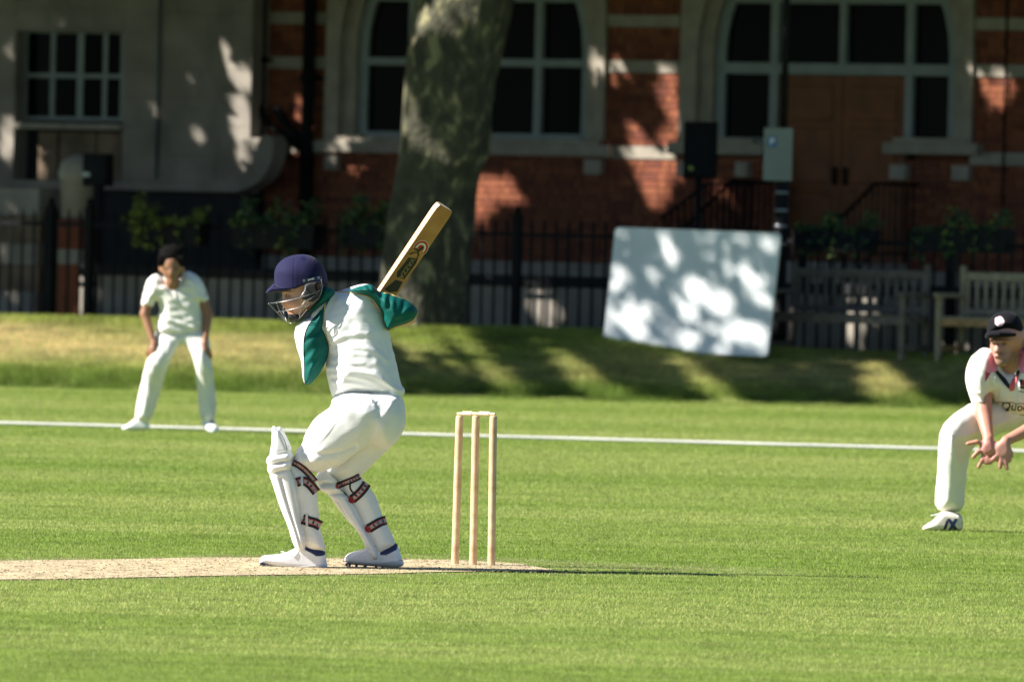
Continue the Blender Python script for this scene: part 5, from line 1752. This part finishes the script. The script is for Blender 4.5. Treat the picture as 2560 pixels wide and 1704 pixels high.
# ear guard and chin cup
g = BD(745, 820, 690, 770, -70, 30, 2.2)
eg = [(762, 706), (803, 702), (807, 722), (803, 744), (788, 756), (768, 752), (751, 745), (759, 728)]
f = g.infl(eg, -40, 13, 7)
f = np.maximum(f, -g.ell((796, 716, -46), (5.5, 11, 30)))
Skin('ear_guard', FR, g, f, m_blkpad, helm.o, 1)
g = BD(710, 765, 775, 815, -40, 70, 2.2)
f = g.infl([(719, 784), (735, 781), (748, 783), (752, 794), (742, 805), (728, 806), (721, 798)], 8, 30, 9)
Skin('chin_cup', FR, g, f, m_blkpad, helm.o, 1)
# steel grille
bars = [[(806, 724, -48), (770, 738, -56), (727, 750, -50), (690, 757, -30), (671, 758, 16), (690, 756, 62), (707, 740, 80)],
        [(783, 752, -46), (757, 766, -54), (726, 774, -44), (700, 779, -18), (692, 779, 16), (702, 778, 50), (730, 770, 75)],
        [(671, 758, 16), (692, 781, 16), (716, 805, 14), (724, 808, 12), (734, 807, 6), (748, 796, -20), (768, 774, -42)],
        [(692, 757, -28), (700, 779, -18), (717, 805, 4)],
        [(709, 763, 60), (705, 776, 52), (717, 805, 20)],
        [(767, 709, -46), (766, 722, -56), (758, 734, -60), (752, 743, -58)],
        [(766, 750, -54), (757, 760, -56), (752, 770, -52), (749, 796, -24)],
        [(804, 698, -44), (807, 724, -48), (800, 740, -50), (788, 754, -50), (764, 767, -52)],
        [(806, 724, -48), (780, 745, -54), (766, 752, -54)],
        [(764, 725, -58), (766, 716, -56)]]
for b in bars:
    mb = MB().tube(chaikin3([np.array(p, float) for p in b], 2), 0.95, 6)
    obj('grille_bar', FR.world(np.array(mb.v)), mb.f, m_steel, helm.o, True)
for pts in ([(800, 745, -30), (775, 775, -15), (748, 790, -10)],):
    mb = MB().tube([np.array(p, float) for p in pts], 2.0, 6)
    obj('chin_strap', FR.world(np.array(mb.v)), mb.f, m_blkpad, helm.o, True)

# gloves round the handle, behind the trunk
HA = np.array([941.0, 768.0, 95.0]); TOE = np.array([1111.0, 516.0, 60.0])
axv = (TOE - HA) / np.linalg.norm(TOE - HA)
g = BD(860, 985, 730, 900, 50, 150, 2.6)
def on_axis(s): return tuple(HA + axv * s)
gl = []
for s0 in (-55, -110):
    c = np.array(on_axis(s0))
    gl.append(g.cone(tuple(c + [8, -4, 12]), tuple(c - axv * 32 + [8, -4, 12]), 20, 18))
    for k in range(4):
        q = c - axv * (11 * k - 4)
        pa, pb_, pc_ = q + [14, 8, 8], q + [-6, 10, -16], q + [-20, -4, -2]
        gl.append(g.cone(tuple(pa), tuple(pb_), 8.5, 8)); gl.append(g.cone(tuple(pb_), tuple(pc_), 8, 6.5))
    gl.append(g.cone(tuple(c + [6, -16, 4]), tuple(c + axv * 18 + [-8, -6, -8]), 8, 6))
Skin('glove', FR, g, union(gl, 2.5), m_pad, bat_man, 1)

# ---------------------------------------------------------------- BAT
def vec_w(v): return FR.world(np.array([v]))[0]
bo, bt_ = vec_w(HA), vec_w(TOE)
A = bt_ - bo; AL = np.linalg.norm(A); A /= AL
side0 = np.cross(A, np.array([0, 1.0, 0])); side0 /= np.linalg.norm(side0)      # across the blade, in the picture plane
if side0[0] < 0: side0 = -side0
out0 = np.cross(A, side0); out0 = out0 if out0[1] < 0 else -out0                # toward the camera
ROT = math.radians(-40)
S = side0 * math.cos(ROT) + out0 * math.sin(ROT) * 1.0     # blade width direction
N = out0 * math.cos(ROT) - side0 * math.sin(ROT)           # face normal
bat = thing('cricket_bat', 'willow cricket bat with red and white roundel held up behind the batsman', 'bat', tuple(bo))
m_wil_shade = M('willow', (0.42, 0.18, 0.055), 0.5, 0.12, 10, col2=(0.47, 0.225, 0.08))  # wood colour deepened to carry the shade on the face
m_wil_sun = M('willow_sunlit', (0.66, 0.50, 0.28), 0.5, 0.08, 14)  # same wood made lighter, sun on the edges put into its colour
m_grip = M('black_grip', (0.02, 0.02, 0.02), 0.7, bump=0.5, bscale=200)
BLADE0 = 0.0; BW = 0.048
prof = []
rows = np.linspace(0, AL, 26)
def sect(s):
    u = s / AL
    w = BW * min(1, 0.55 + 6 * u)
    if u > 0.93: w *= math.sqrt(max(0.0, 1 - ((u - 0.93) / 0.085) ** 2)) * 0.35 + 0.65
    e = 0.013 + 0.004 * u                      # edge half height
    sp = 0.020 + 0.014 * math.sin(min(1, u * 1.15) * math.pi * .9)   # swell of the back
    return [(-w, e), (-w, -e), (-w * .35, -e - sp), (w * .35, -e - sp), (w, -e), (w, e), (w * .5, e + .002), (-w * .5, e + .002)]
V, Fc, mi = [], [], []
for s in rows:
    for x, y in sect(s): V.append(bo + A * s + S * x + N * y)
k = 8
for i in range(len(rows) - 1):
    for j in range(k):
        j2 = (j + 1) % k
        Fc.append((i * k + j, i * k + j2, (i + 1) * k + j2, (i + 1) * k + j)); mi.append(1 if j in (0, 4) else 0)
Fc.append(tuple(range(k))); mi.append(0)
Fc.append(tuple((len(rows) - 1) * k + j for j in range(k))[::-1]); mi.append(1)
blade = obj('blade', V, Fc, [m_wil_shade, m_wil_sun], bat, midx=mi)
bm = bmesh.new(); bm.from_mesh(blade.data); bmesh.ops.recalc_face_normals(bm, faces=bm.faces[:])
bmesh.ops.bevel(bm, geom=bm.edges[:], offset=0.0022, segments=2, affect='EDGES', profile=0.5); bm.to_mesh(blade.data); bm.free()
mb = MB().tube([bo - A * 0.30, bo - A * 0.29, bo + A * 0.03], [0.018, 0.0165, 0.0165], 14)
obj('handle', mb.v, mb.f, m_grip, bat, True)
# stickers on the face, in blade coordinates (across, along from toe)
def face_pt(x, s, lift): return bo + A * (AL - s) + S * x + N * (0.013 + 0.004 * (1 - s / AL) + 0.0016 + lift)
def sticker(name, poly, mat, lift=0.0012):
    return obj(name, [face_pt(x, s, lift) for x, s in poly], [tuple(range(len(poly)))], mat, bat)
def arc(cx, cs, r0, r1, a0, a1, n=16):
    o_ = [(cx + r1 * math.cos(a), cs - r1 * math.sin(a)) for a in np.linspace(a0, a1, n)]
    i_ = [(cx + r0 * math.cos(a), cs - r0 * math.sin(a)) for a in np.linspace(a1, a0, n)]
    return o_ + i_
m_cream = M('sticker_cream', (0.70, 0.64, 0.52), 0.4)
CX, CS = 0.006, 0.222
for r0, r1, m_ in ((0.0395, 0.042, m_cream), (0.0285, 0.0395, m_red), (0.0185, 0.0285, m_cream), (0.002, 0.0185, m_red)):
    sticker('roundel', arc(CX, CS, r0, r1, -0.35, math.pi + 0.3), m_)
wasp = [[(0.010, 0.205), (0.018, 0.212), (0.010, 0.238), (0.000, 0.246), (-0.004, 0.236)], [(0.0, 0.240), (-0.028, 0.262), (-0.034, 0.272), (-0.026, 0.270), (-0.004, 0.250)], [(0.004, 0.240), (0.020, 0.250), (0.026, 0.280), (0.021, 0.281), (0.014, 0.255), (0.0, 0.248)], [(-0.006, 0.228), (-0.026, 0.236), (-0.024, 0.241), (-0.004, 0.238)]]
for pl in wasp: sticker('insect_emblem', pl, m_print, 0.0022)
sticker('name_plate', [(-0.022, 0.285), (0.026, 0.270), (0.034, 0.292), (0.028, 0.385), (-0.016, 0.392), (-0.030, 0.372)], m_print, 0.0014)
V2, F2 = text_mesh('VAZZA', 0.034, bold=0.0006)
V2 = np.array([face_pt(0.004 + v[1], 0.335 + v[0], 0.0026) for v in V2])
obj('lettering', V2, F2, M('bronze_print', (0.30, 0.19, 0.09), 0.5), bat)
sticker('lower_plate', [(-0.012, 0.405), (0.030, 0.398), (0.036, 0.45), (0.0, 0.47), (-0.036, 0.47)], m_print, 0.0014)
# ---------------------------------------------------------------- FAR FIELDER (left, hands on knees)
FL = Frame(74.85)
fl = person('far fielder in plain whites bending with hands on his knees, black hair', FL, (440, 1062))
m_cream_cloth = M('cream_cloth', (0.80, 0.77, 0.71), 0.8, 0.03, 10, bump=0.1, bscale=300, sheen=0.1, bdist=0.002)
wrinkle(m_cream_cloth, 18, 0.3)
g = Grid(290, 565, 605, 1085, -75, 75, 2.4)
sk = (0.31, 0.15, 0.085)
hd = union([g.ell((430, 662, -44), (27, 36, 29)), g.cone((431, 680, -54), (434, 702, -56), 18, 11), g.ell((431, 684, -76), (5, 7, 7)), g.ell((403, 672, -38), (5, 9, 6)), g.ell((459, 674, -38), (5, 9, 6))], 6)
hd = np.maximum(hd, -g.ell((420, 673, -74), (5, 3, 5))); hd = np.maximum(hd, -g.ell((443, 673, -74), (5, 3, 5)))
nk = g.cone((432, 700, -34), (434, 728, -10), 17, 20)
tr = g.cone((435, 730, -5), (445, 830, 15), 36, 34, 0.7)
arms = [g.cone((378, 722, -8), (362, 785, -12), 14, 11.5), g.cone((362, 785, -12), (386, 856, -34), 11.5, 8), g.cone((498, 722, -8), (521, 785, -10), 14, 11.5), g.cone((521, 785, -10), (512, 858, -34), 11.5, 8)]
def hand(g, wrist, fingers, palm, r=4.4):
    fs = [g.cone(wrist, palm, 8, 10)]
    for chain in fingers:
        for a, b in zip(chain[:-1], chain[1:]):
            fs.append(g.cone(a, b, r, r * .85))
    return union(fs, 2.5)
h1 = hand(g, (387, 858, -36), [[(394, 876, -42), (401, 890, -40), (405, 900, -34)], [(386, 880, -44), (384, 892, -42), (382, 902, -38)], [(391, 880, -44), (393, 893, -42), (393, 903, -36)], [(380, 876, -42), (376, 888, -38), (373, 897, -30)], [(378, 868, -40), (371, 878, -34), (369, 886, -28)]], (386, 873, -38))
h2 = hand(g, (512, 860, -36), [[(503, 872, -42), (498, 882, -40), (495, 890, -34)], [(508, 880, -44), (506, 892, -42), (505, 902, -36)], [(514, 882, -44), (515, 894, -42), (516, 904, -36)], [(520, 879, -42), (523, 891, -38), (525, 901, -30)], [(523, 872, -40), (528, 884, -34), (529, 892, -28)]], (513, 874, -38))
legs = [g.cone((415, 840, 10), (392, 910, -28), 22, 14), g.cone((392, 910, -28), (352, 1040, 8), 14, 9), g.cone((352, 1040, 8), (330, 1060, 4), 9, 8), g.cone((480, 840, 10), (507, 905, -28), 22, 14), g.cone((507, 905, -28), (520, 1040, 6), 14, 9), g.cone((520, 1045, 4), (530, 1062, -16), 9, 8)]
Skin('body', FL, g, union([hd, nk, tr] + arms + [h1, h2] + legs, 5), m_skin, fl, 2, blobs(sk, [((431, 690), (9, 3), (0.22, 0.08, 0.06), .7), ((420, 672), (6, 3), (0.06, 0.03, 0.02), .9), ((443, 672), (6, 3), (0.06, 0.03, 0.02), .9)]))
g = Grid(385, 478, 600, 700, -95, 15, 2.0)
f = union([g.ell((430, 645, -36), (31, 33, 34)), g.ell((424, 632, -40), (20, 17, 22)), g.ell((440, 630, -40), (20, 16, 22)), g.ell((408, 652, -52), (10, 16, 14)), g.ell((452, 652, -52), (10, 16, 14))], 6)
f = np.maximum(f, -g.ell((431, 690, -80), (25, 36, 36)))
f = union([f] + [g.cone((x, 644, -62), (x + dx, yb, -66), 6, 2.5) for x, dx, yb in ((403, -2, 664), (411, -2, 654), (419, -3, 659), (428, 2, 652), (436, -4, 658), (444, 3, 652), (451, 3, 657), (458, 2, 666))] + [g.cone((x, 634, d), (x + dx, yt, d + 3), 8, 3) for x, dx, yt, d in ((408, -6, 622, -40), (420, -3, 613, -36), (434, 3, 611, -40), (447, 5, 615, -38), (456, 5, 626, -40))], 3) + g.waves(1.4, 8, 1.6, 3)
Skin('hair', FL, g, f, m_hair, fl, 1)
# shirt
g = Grid(338, 540, 660, 860, -70, 75, 2.2)
sh = [(403, 690), (390, 684), (376, 690), (364, 708), (358, 735), (351, 766), (362, 769), (379, 770), (387, 757), (393, 750), (400, 772), (394, 800), (388, 838), (410, 848), (450, 850), (490, 840), (509, 828), (511, 800), (505, 775), (503, 756), (508, 765), (524, 750), (518, 735), (511, 714), (497, 690), (478, 680), (462, 676), (450, 700), (436, 712), (420, 704)]
f = g.infl(sh, lambda X, Y: 4 + 0.06 * (Y - 760), 44, 30)
f = f - g.ridge([(410, 720), (430, 745), (470, 770)], 2.0, 6) - g.ridge([(395, 785), (440, 805), (505, 822)], 2.5, 4) - g.ridge([(395, 815), (440, 826), (500, 830)], 2.2, 4) + g.waves(0.3, 24, 1.6, 8)
shl = Skin('shirt', FL, g, f, m_cream_cloth, fl, 2)
drape_tube('collar', FL, [(410, 690), (418, 708), (432, 722), (444, 718), (456, 700), (460, 682)], 3.4, [shl], m_cream_cloth, shl.o, 1.0)
drape_tube('placket', FL, [(438, 722), (441, 745)], 1.6, [shl], m_cream_cloth, shl.o, 0.6)
# trousers
g = Grid(330, 548, 815, 1065, -70, 70, 2.2)
t1_ = [(390, 826), (386, 845), (379, 868), (367, 903), (356, 942), (346, 988), (337, 1030), (338, 1047), (350, 1056), (371, 1058), (385, 1030), (396, 995), (405, 965), (424, 902), (446, 866), (462, 855), (505, 850), (512, 826), (450, 820)]
t2_ = [(440, 830), (452, 858), (463, 862), (474, 876), (488, 908), (493, 970), (498, 1031), (505, 1054), (520, 1056), (537, 1051), (540, 1006), (534, 935), (527, 892), (525, 845), (512, 815), (470, 820)]
f = union([g.infl(t1_, lambda X, Y: 4 - 30 * np.exp(-((Y - 905) / 50) ** 2), 32, 27), g.infl(t2_, lambda X, Y: 4 - 30 * np.exp(-((Y - 905) / 50) ** 2), 32, 26)], 7)
f = f - g.ridge([(360, 1015), (378, 1035)], 2.0, 5) - g.ridge([(350, 1030), (372, 1045)], 2.0, 4) + g.waves(1.5, 26, 1.2, 12)
Skin('trousers', FL, g, f, m_cream_cloth, fl, 2)
g = Grid(295, 380, 1035, 1085, -30, 40, 2.0)
Skin('shoe', FL, g, g.infl([(303, 1072), (309, 1065), (325, 1056), (338, 1044), (358, 1048), (372, 1054), (374, 1070), (368, 1075), (330, 1076), (308, 1076)], 4, 14, 9), m_shoe, fl, 1)
g = Grid(498, 560, 1035, 1090, -50, 30, 2.0)
Skin('shoe', FL, g, union([g.ell((522, 1058, -4), (17, 14, 14)), g.cone((526, 1068, -14), (537, 1072, -30), 12, 11)], 6), m_shoe, fl, 1)

# ---------------------------------------------------------------- SLIP FIELDER (right, cap, palms out)
FS = Frame(52.6)
fs_ = person('crouching fielder in black cap and cream shirt with open palms at the right', FS, (2400, 1326))
m_cream2 = M('cream_shirt', (0.78, 0.72, 0.66), 0.75, 0.03, 10, bump=0.1, bscale=300, sheen=0.1, bdist=0.002)
m_cream3 = M('cream_trousers', (0.78, 0.75, 0.69), 0.75, 0.03, 10, bump=0.1, bscale=300, sheen=0.1, bdist=0.002)
for _m in (m_cream2, m_cream3): wrinkle(_m, 20, 0.3)
m_pink = M('pink_collar', (0.76, 0.24, 0.42), 0.7, 0.08, 20)
g = Grid(2400, 2800, 775, 1335, -130, 130, 3.0)
HX, HY, HZ = 2511, 852, -60
hd = union([g.ell((HX + 4, HY - 14, HZ + 6), (44, 48, 50)), g.cone((2502, 868, HZ - 14), (2501, 896, HZ - 26), 31, 19), g.ell((2488, 868, HZ - 46), (8, 12, 10)), g.ell((2487, 876, HZ - 52), (8, 6, 7)), g.ell((2548, 862, HZ + 6), (6, 13, 9)), g.ell((2480, 850, HZ - 36), (14, 4, 8)), g.ell((2507, 851, HZ - 42), (15, 4, 8)), g.ell((2492, 889, HZ - 40), (13, 4, 8)), g.ell((2500, 905, HZ - 34), (12, 8, 10))], 6)
for ex__ in (2480, 2504): hd = np.maximum(hd, -g.ell((ex__, 858, HZ - 46), (8, 5, 8)))
nk = g.cone((2520, 885, HZ + 20), (2540, 930, -10), 30, 34)
tr = union([g.cone((2550, 945, 10), (2590, 1030, 50), 40, 40, 0.85), g.cone((2480, 930, 0), (2630, 930, 5), 22, 22)], 16)
arms = [g.cone((2462, 925, -10), (2456, 1032, -50), 24, 20), g.cone((2456, 1032, -50), (2466, 1094, -110), 21, 13), g.cone((2640, 930, -5), (2622, 1045, -60), 26, 20), g.cone((2622, 1045, -60), (2512, 1098, -108), 21, 13)]
def hnd(wr, palm, pr, fingers, r):
    fs = [g.cone(wr, palm, 12, pr), g.ell(palm, (pr * 1.15, pr * 1.25, 9))]
    for ch in fingers:
        for a, b in zip(ch[:-1], ch[1:]): fs.append(g.cone(a, b, r, r * .88))
    return union(fs, 3)
zz0 = -112
hA = hnd((2466, 1095, zz0), (2464, 1117, zz0 - 4), 18.5, [[(2452, 1108, zz0 - 6), (2437, 1101, zz0 - 10), (2413, 1106, zz0 - 10)], [(2454, 1122, zz0 - 6), (2439, 1126, zz0 - 12), (2427, 1139, zz0 - 14)], [(2456, 1130, zz0 - 6), (2449, 1146, zz0 - 12), (2441, 1163, zz0 - 12)], [(2464, 1133, zz0 - 4), (2462, 1144, zz0 - 12), (2459, 1154, zz0 - 14)], [(2474, 1130, zz0 - 2), (2480, 1140, zz0 - 4), (2485, 1147, zz0 - 4)]], 6.2)
hB = hnd((2508, 1100, zz0 - 4), (2500, 1121, zz0 - 8), 19, [[(2490, 1130, zz0 - 10), (2480, 1142, zz0 - 14), (2469, 1154, zz0 - 16)], [(2495, 1136, zz0 - 10), (2495, 1152, zz0 - 14), (2494, 1165, zz0 - 14)], [(2504, 1137, zz0 - 10), (2508, 1154, zz0 - 12), (2511, 1168, zz0 - 12)], [(2511, 1130, zz0 - 8), (2516, 1141, zz0 - 8), (2518, 1148, zz0 - 6)], [(2514, 1118, zz0 - 6), (2521, 1128, zz0 - 4), (2523, 1138, zz0 - 2)]], 6.2)
legs = [g.cone((2550, 1035, 46), (2400, 1088, -12), 28, 18), g.cone((2398, 1088, -12), (2382, 1285, 20), 18, 14), g.cone((2384, 1290, 8), (2340, 1312, 0), 15, 12), g.cone((2610, 1035, 46), (2715, 1092, -10), 28, 18), g.cone((2715, 1092, -10), (2735, 1290, 20), 18, 14)]
skp = (0.54, 0.245, 0.175)
Skin('body', FS, g, union([hd, nk, tr] + arms + [hA, hB] + legs, 6), m_skin, fs_, 2,
     blobs(skp, [((2500, 903), (26, 14), (0.20, 0.135, 0.10), .88), ((2532, 890), (15, 20), (0.22, 0.14, 0.11), .8), ((2492, 881), (16, 4.5), (0.22, 0.12, 0.08), .85), ((2493, 888), (12, 2.5), (0.40, 0.14, 0.12), .8), ((2480, 857), (7, 4), (0.14, 0.07, 0.05), .85), ((2505, 858), (8, 4), (0.14, 0.07, 0.05), .85),
                 ((2479, 849), (10, 2.5), (0.20, 0.11, 0.07), .8), ((2506, 850), (12, 2.5), (0.20, 0.11, 0.07), .8), ((2464, 1118), (22, 22), (0.62, 0.24, 0.22), .8), ((2500, 1122), (18, 26), (0.66, 0.32, 0.28), .7), ((2487, 872), (8, 8), (0.66, 0.30, 0.25), .6)]))
# cap
g = Grid(2445, 2580, 770, 870, -150, 30, 2.4)
f = union([g.infl([(2464, 832), (2465, 815), (2468, 803), (2478, 788), (2499, 777), (2522, 776), (2544, 790), (2555, 812), (2556, 834), (2530, 838), (2495, 836)], HZ + 4, 56, 44)], 4)
capo = Skin('cap', FS, g, f, m_cap, fs_, 1)
f = g.infl([(2456, 842), (2460, 834), (2466, 826), (2495, 824), (2530, 829), (2538, 838), (2528, 840), (2500, 842), (2475, 845), (2462, 846)], lambda X, Y: HZ - 52 + 0.55 * np.abs(X - 2492), 26, 5)
f = smin(f, g.ell((2496, 834, HZ - 40), (36, 7, 34)), 4)
Skin('brim', FS, g, f, m_cap, capo.o, 2)
m_pinkb = M('pale_pink_badge', (0.70, 0.50, 0.55), 0.6, 0.35, 180)
def badge(cx, cy, r):
    return [(cx + r * (1 + .07 * math.cos(5 * a)) * math.cos(a), cy + r * 1.08 * (1 + .06 * math.sin(4 * a)) * math.sin(a)) for a in np.linspace(0, 2 * math.pi, 22)[:-1]]
drape_patch('badge', FS, [badge(2493.5, 802, 11.5)], [capo], m_pinkb, capo.o, 1.0, HZ - 50, 3)
m_blkp = m_print
for dx, dy, rx, ry in ((-4, -3, 2.0, 1.2), (4, -3, 2.0, 1.2), (-5, 4, 2.4, 1.0), (5, 4, 2.4, 1.0), (0, 1, 1.2, 1.6), (0, 7, 3.5, 0.9)):
    drape_patch('badge_stitch', FS, [circ(2493.5 + dx, 802 + dy, rx, ry, 8)], [capo], M('plum_thread', (0.18, 0.08, 0.13), 0.7) if dx == -4 else bpy.data.materials['plum_thread'], capo.o, 1.6, HZ - 50, 3)
# hair below the cap
g = Grid(2528, 2575, 815, 890, -110, 20, 2.4)
Skin('hair', FS, g, g.ell((2550, 850, HZ + 20), (12, 24, 34)) + g.waves(1.5, 8, 1.0, 2), M('grey_hair', (0.22, 0.19, 0.17), 0.7, 0.3, 80), fs_, 1)
# shirt
g = Grid(2400, 2720, 835, 1065, -110, 120, 3.0)
sh = [(2484, 872), (2462, 868), (2443, 874), (2422, 898), (2412, 930), (2414, 962), (2425, 996), (2437, 1024), (2456, 1026), (2476, 1021), (2476, 985), (2484, 998), (2500, 1018), (2530, 1036), (2570, 1042), (2610, 1040), (2640, 1030), (2680, 1010), (2690, 960), (2680, 900), (2650, 872), (2600, 858), (2560, 856), (2540, 905), (2520, 935), (2500, 910)]
f = g.infl(sh, lambda X, Y: -12 + 0.22 * (Y - 930) - 0.35 * np.clip(2478 - X, 0, 60) * (Y > 930) * np.clip((Y - 930) / 60, 0, 1.4), 62, 42)
for pts, a_, w_ in [([(2478, 930), (2474, 960)], -4.5, 5), ([(2425, 975), (2455, 985)], 2.5, 4), ([(2432, 1002), (2470, 1004)], 2.5, 4), ([(2484, 940), (2486, 1000)], 3.0, 4), ([(2500, 950), (2498, 1000)], 2.5, 4), ([(2548, 960), (2545, 1020)], 3.5, 5), ([(2560, 970), (2558, 1025)], -2.5, 4), ([(2430, 930), (2450, 960), (2465, 985)], 2.0, 6)]:
    f = f - g.ridge(pts, a_, w_, -10)
f = f + g.waves(1.3, 34, 1.6, 6)
shs = Skin('shirt', FS, g, f, m_cream2, fs_, 2)
def spatch(nm, poly, mat, lift=1.5): return drape_patch(nm, FS, [poly], [shs], mat, shs.o, lift, -60, 3)
spatch('collar', [(2478, 884), (2466, 900), (2460, 925), (2474, 930), (2490, 926), (2491, 908), (2484, 892)], m_pink, 3)
spatch('collar_underside', [(2460, 926), (2473, 931), (2466, 944), (2459, 954)], M('plum_cloth', (0.34, 0.04, 0.12), 0.7), 3)
spatch('collar', [(2548, 852), (2560, 850), (2575, 880), (2566, 932), (2546, 930), (2544, 900)], m_pink, 3)
spatch('placket', [(2482, 926), (2490, 923), (2512, 946), (2522, 962), (2519, 972), (2505, 956)], m_blk, 2.2)
spatch('placket', [(2532, 940), (2542, 922), (2548, 930), (2540, 938), (2534, 946)], m_blk, 2.2)
spatch('placket_lining', [(2520, 962), (2528, 946), (2546, 934), (2538, 950), (2532, 974), (2521, 977)], M('coral_lining', (0.62, 0.10, 0.12), 0.7), 2.4)
# club badge and sponsor lettering
for pl, m_ in (([(2545, 948), (2552, 946), (2553, 962), (2546, 962)], m_print), ([(2552, 948), (2560, 950), (2560, 966), (2552, 962)], m_red), ([(2546, 963), (2562, 966), (2562, 972), (2547, 969)], m_print), ([(2543, 975), (2562, 979), (2562, 981), (2543, 977)], m_print)):
    spatch('club_badge', pl, m_, 1.6)
V3, F3 = text_mesh('Quooker', 29.0, bold=0.45)
ang_ = 0.10
q = np.stack([2556 + V3[:, 0] * math.cos(ang_) + V3[:, 1] * math.sin(ang_), 1018 - V3[:, 1] * math.cos(ang_) + V3[:, 0] * math.sin(ang_) * .8], 1)
dz = np.array([depth_on([shs], x, y, -60) - 1.8 for x, y in q])
obj('lettering', FS.world(np.c_[q, dz]), F3, m_print, shs.o)
drape_tube('logo_outline', FS, [(2492, 1004), (2505, 1005), (2514, 1008), (2527, 1003), (2537, 1010), (2548, 1006), (2560, 1010), (2580, 1008)], 0.9, [shs], m_print, shs.o, 1.2)
drape_tube('logo_outline', FS, [(2500, 1018), (2515, 1030), (2535, 1036), (2560, 1037), (2590, 1036)], 0.9, [shs], m_print, shs.o, 1.2)
# trousers
g = Grid(2330, 2790, 985, 1300, -110, 130, 3.2)
ta = [(2500, 1000), (2432, 1003), (2391, 1028), (2365, 1050), (2350, 1072), (2346, 1095), (2344, 1155), (2340, 1220), (2340, 1274), (2370, 1281), (2409, 1279), (2414, 1220), (2420, 1168), (2428, 1118), (2478, 1092), (2530, 1078), (2580, 1060), (2600, 1020), (2560, 1000)]
tb_ = [(2520, 1005), (2560, 1062), (2640, 1085), (2690, 1110), (2700, 1160), (2704, 1220), (2706, 1280), (2770, 1280), (2772, 1220), (2765, 1120), (2750, 1070), (2700, 1030), (2640, 1005)]
dcf = lambda X, Y: 34 - 64 * np.clip(1 - np.abs(X - 2375) / 150, 0, 1) * np.clip(1 - (Y - 1085) / 220, 0, 1)
f = union([g.infl(ta, dcf, 48, 40), g.infl(tb_, lambda X, Y: 34 - 60 * np.clip(1 - np.abs(X - 2730) / 150, 0, 1) * np.clip(1 - (Y - 1085) / 220, 0, 1), 48, 40), g.cone((2540, 1030, 55), (2620, 1030, 55), 48, 48)], 9)
for pts, a_, w_ in [([(2376, 1100), (2390, 1140), (2405, 1200)], 3.0, 7), ([(2362, 1110), (2366, 1200), (2364, 1270)], 2.5, 7), ([(2395, 1090), (2450, 1075), (2520, 1050)], 3.0, 7), ([(2400, 1110), (2470, 1082)], -2.5, 5)]:
    f = f - g.ridge(pts, a_, w_)
f = f + g.waves(1.4, 40, 1.8, 15)
Skin('trousers', FS, g, f, m_cream3, fs_, 2)
# shoes
m_beige = M('old_white_leather', (0.66, 0.60, 0.50), 0.55, 0.12, 30)
g = Grid(2298, 2420, 1262, 1335, -60, 60, 2.2)
s3 = [(2305, 1322), (2308, 1314), (2330, 1302), (2345, 1286), (2354, 1276), (2385, 1278), (2404, 1284), (2408, 1300), (2407, 1322), (2400, 1327), (2340, 1327), (2312, 1327)]
so = Skin('shoe', FS, g, g.infl(s3, 2, 24, 15), m_beige, fs_, 1)
for pl in ([(2356, 1326), (2364, 1300), (2372, 1298), (2364, 1326)], [(2368, 1326), (2386, 1294), (2394, 1296), (2378, 1326)], [(2366, 1296), (2374, 1294), (2394, 1322), (2386, 1325)]):
    drape_patch('side_stripe', FS, [pl], [so], m_navy, so.o, 1.0, -18, 4)
for l in ([(2326, 1288), (2340, 1285), (2352, 1282)], [(2338, 1300), (2350, 1290)], [(2392, 1288), (2404, 1300), (2408, 1310)]):
    drape_tube('lace', FS, l, 1.4, [so], m_shoe, so.o, 1.0, default=-10)
g = Grid(2690, 2800, 1262, 1335, -80, 60, 2.6)
Skin('shoe', FS, g, union([g.cone((2734, 1300, 5), (2740, 1312, 5), 20, 16), g.cone((2740, 1314, 0), (2762, 1318, -40), 15, 12)], 8), m_beige, fs_, 1)
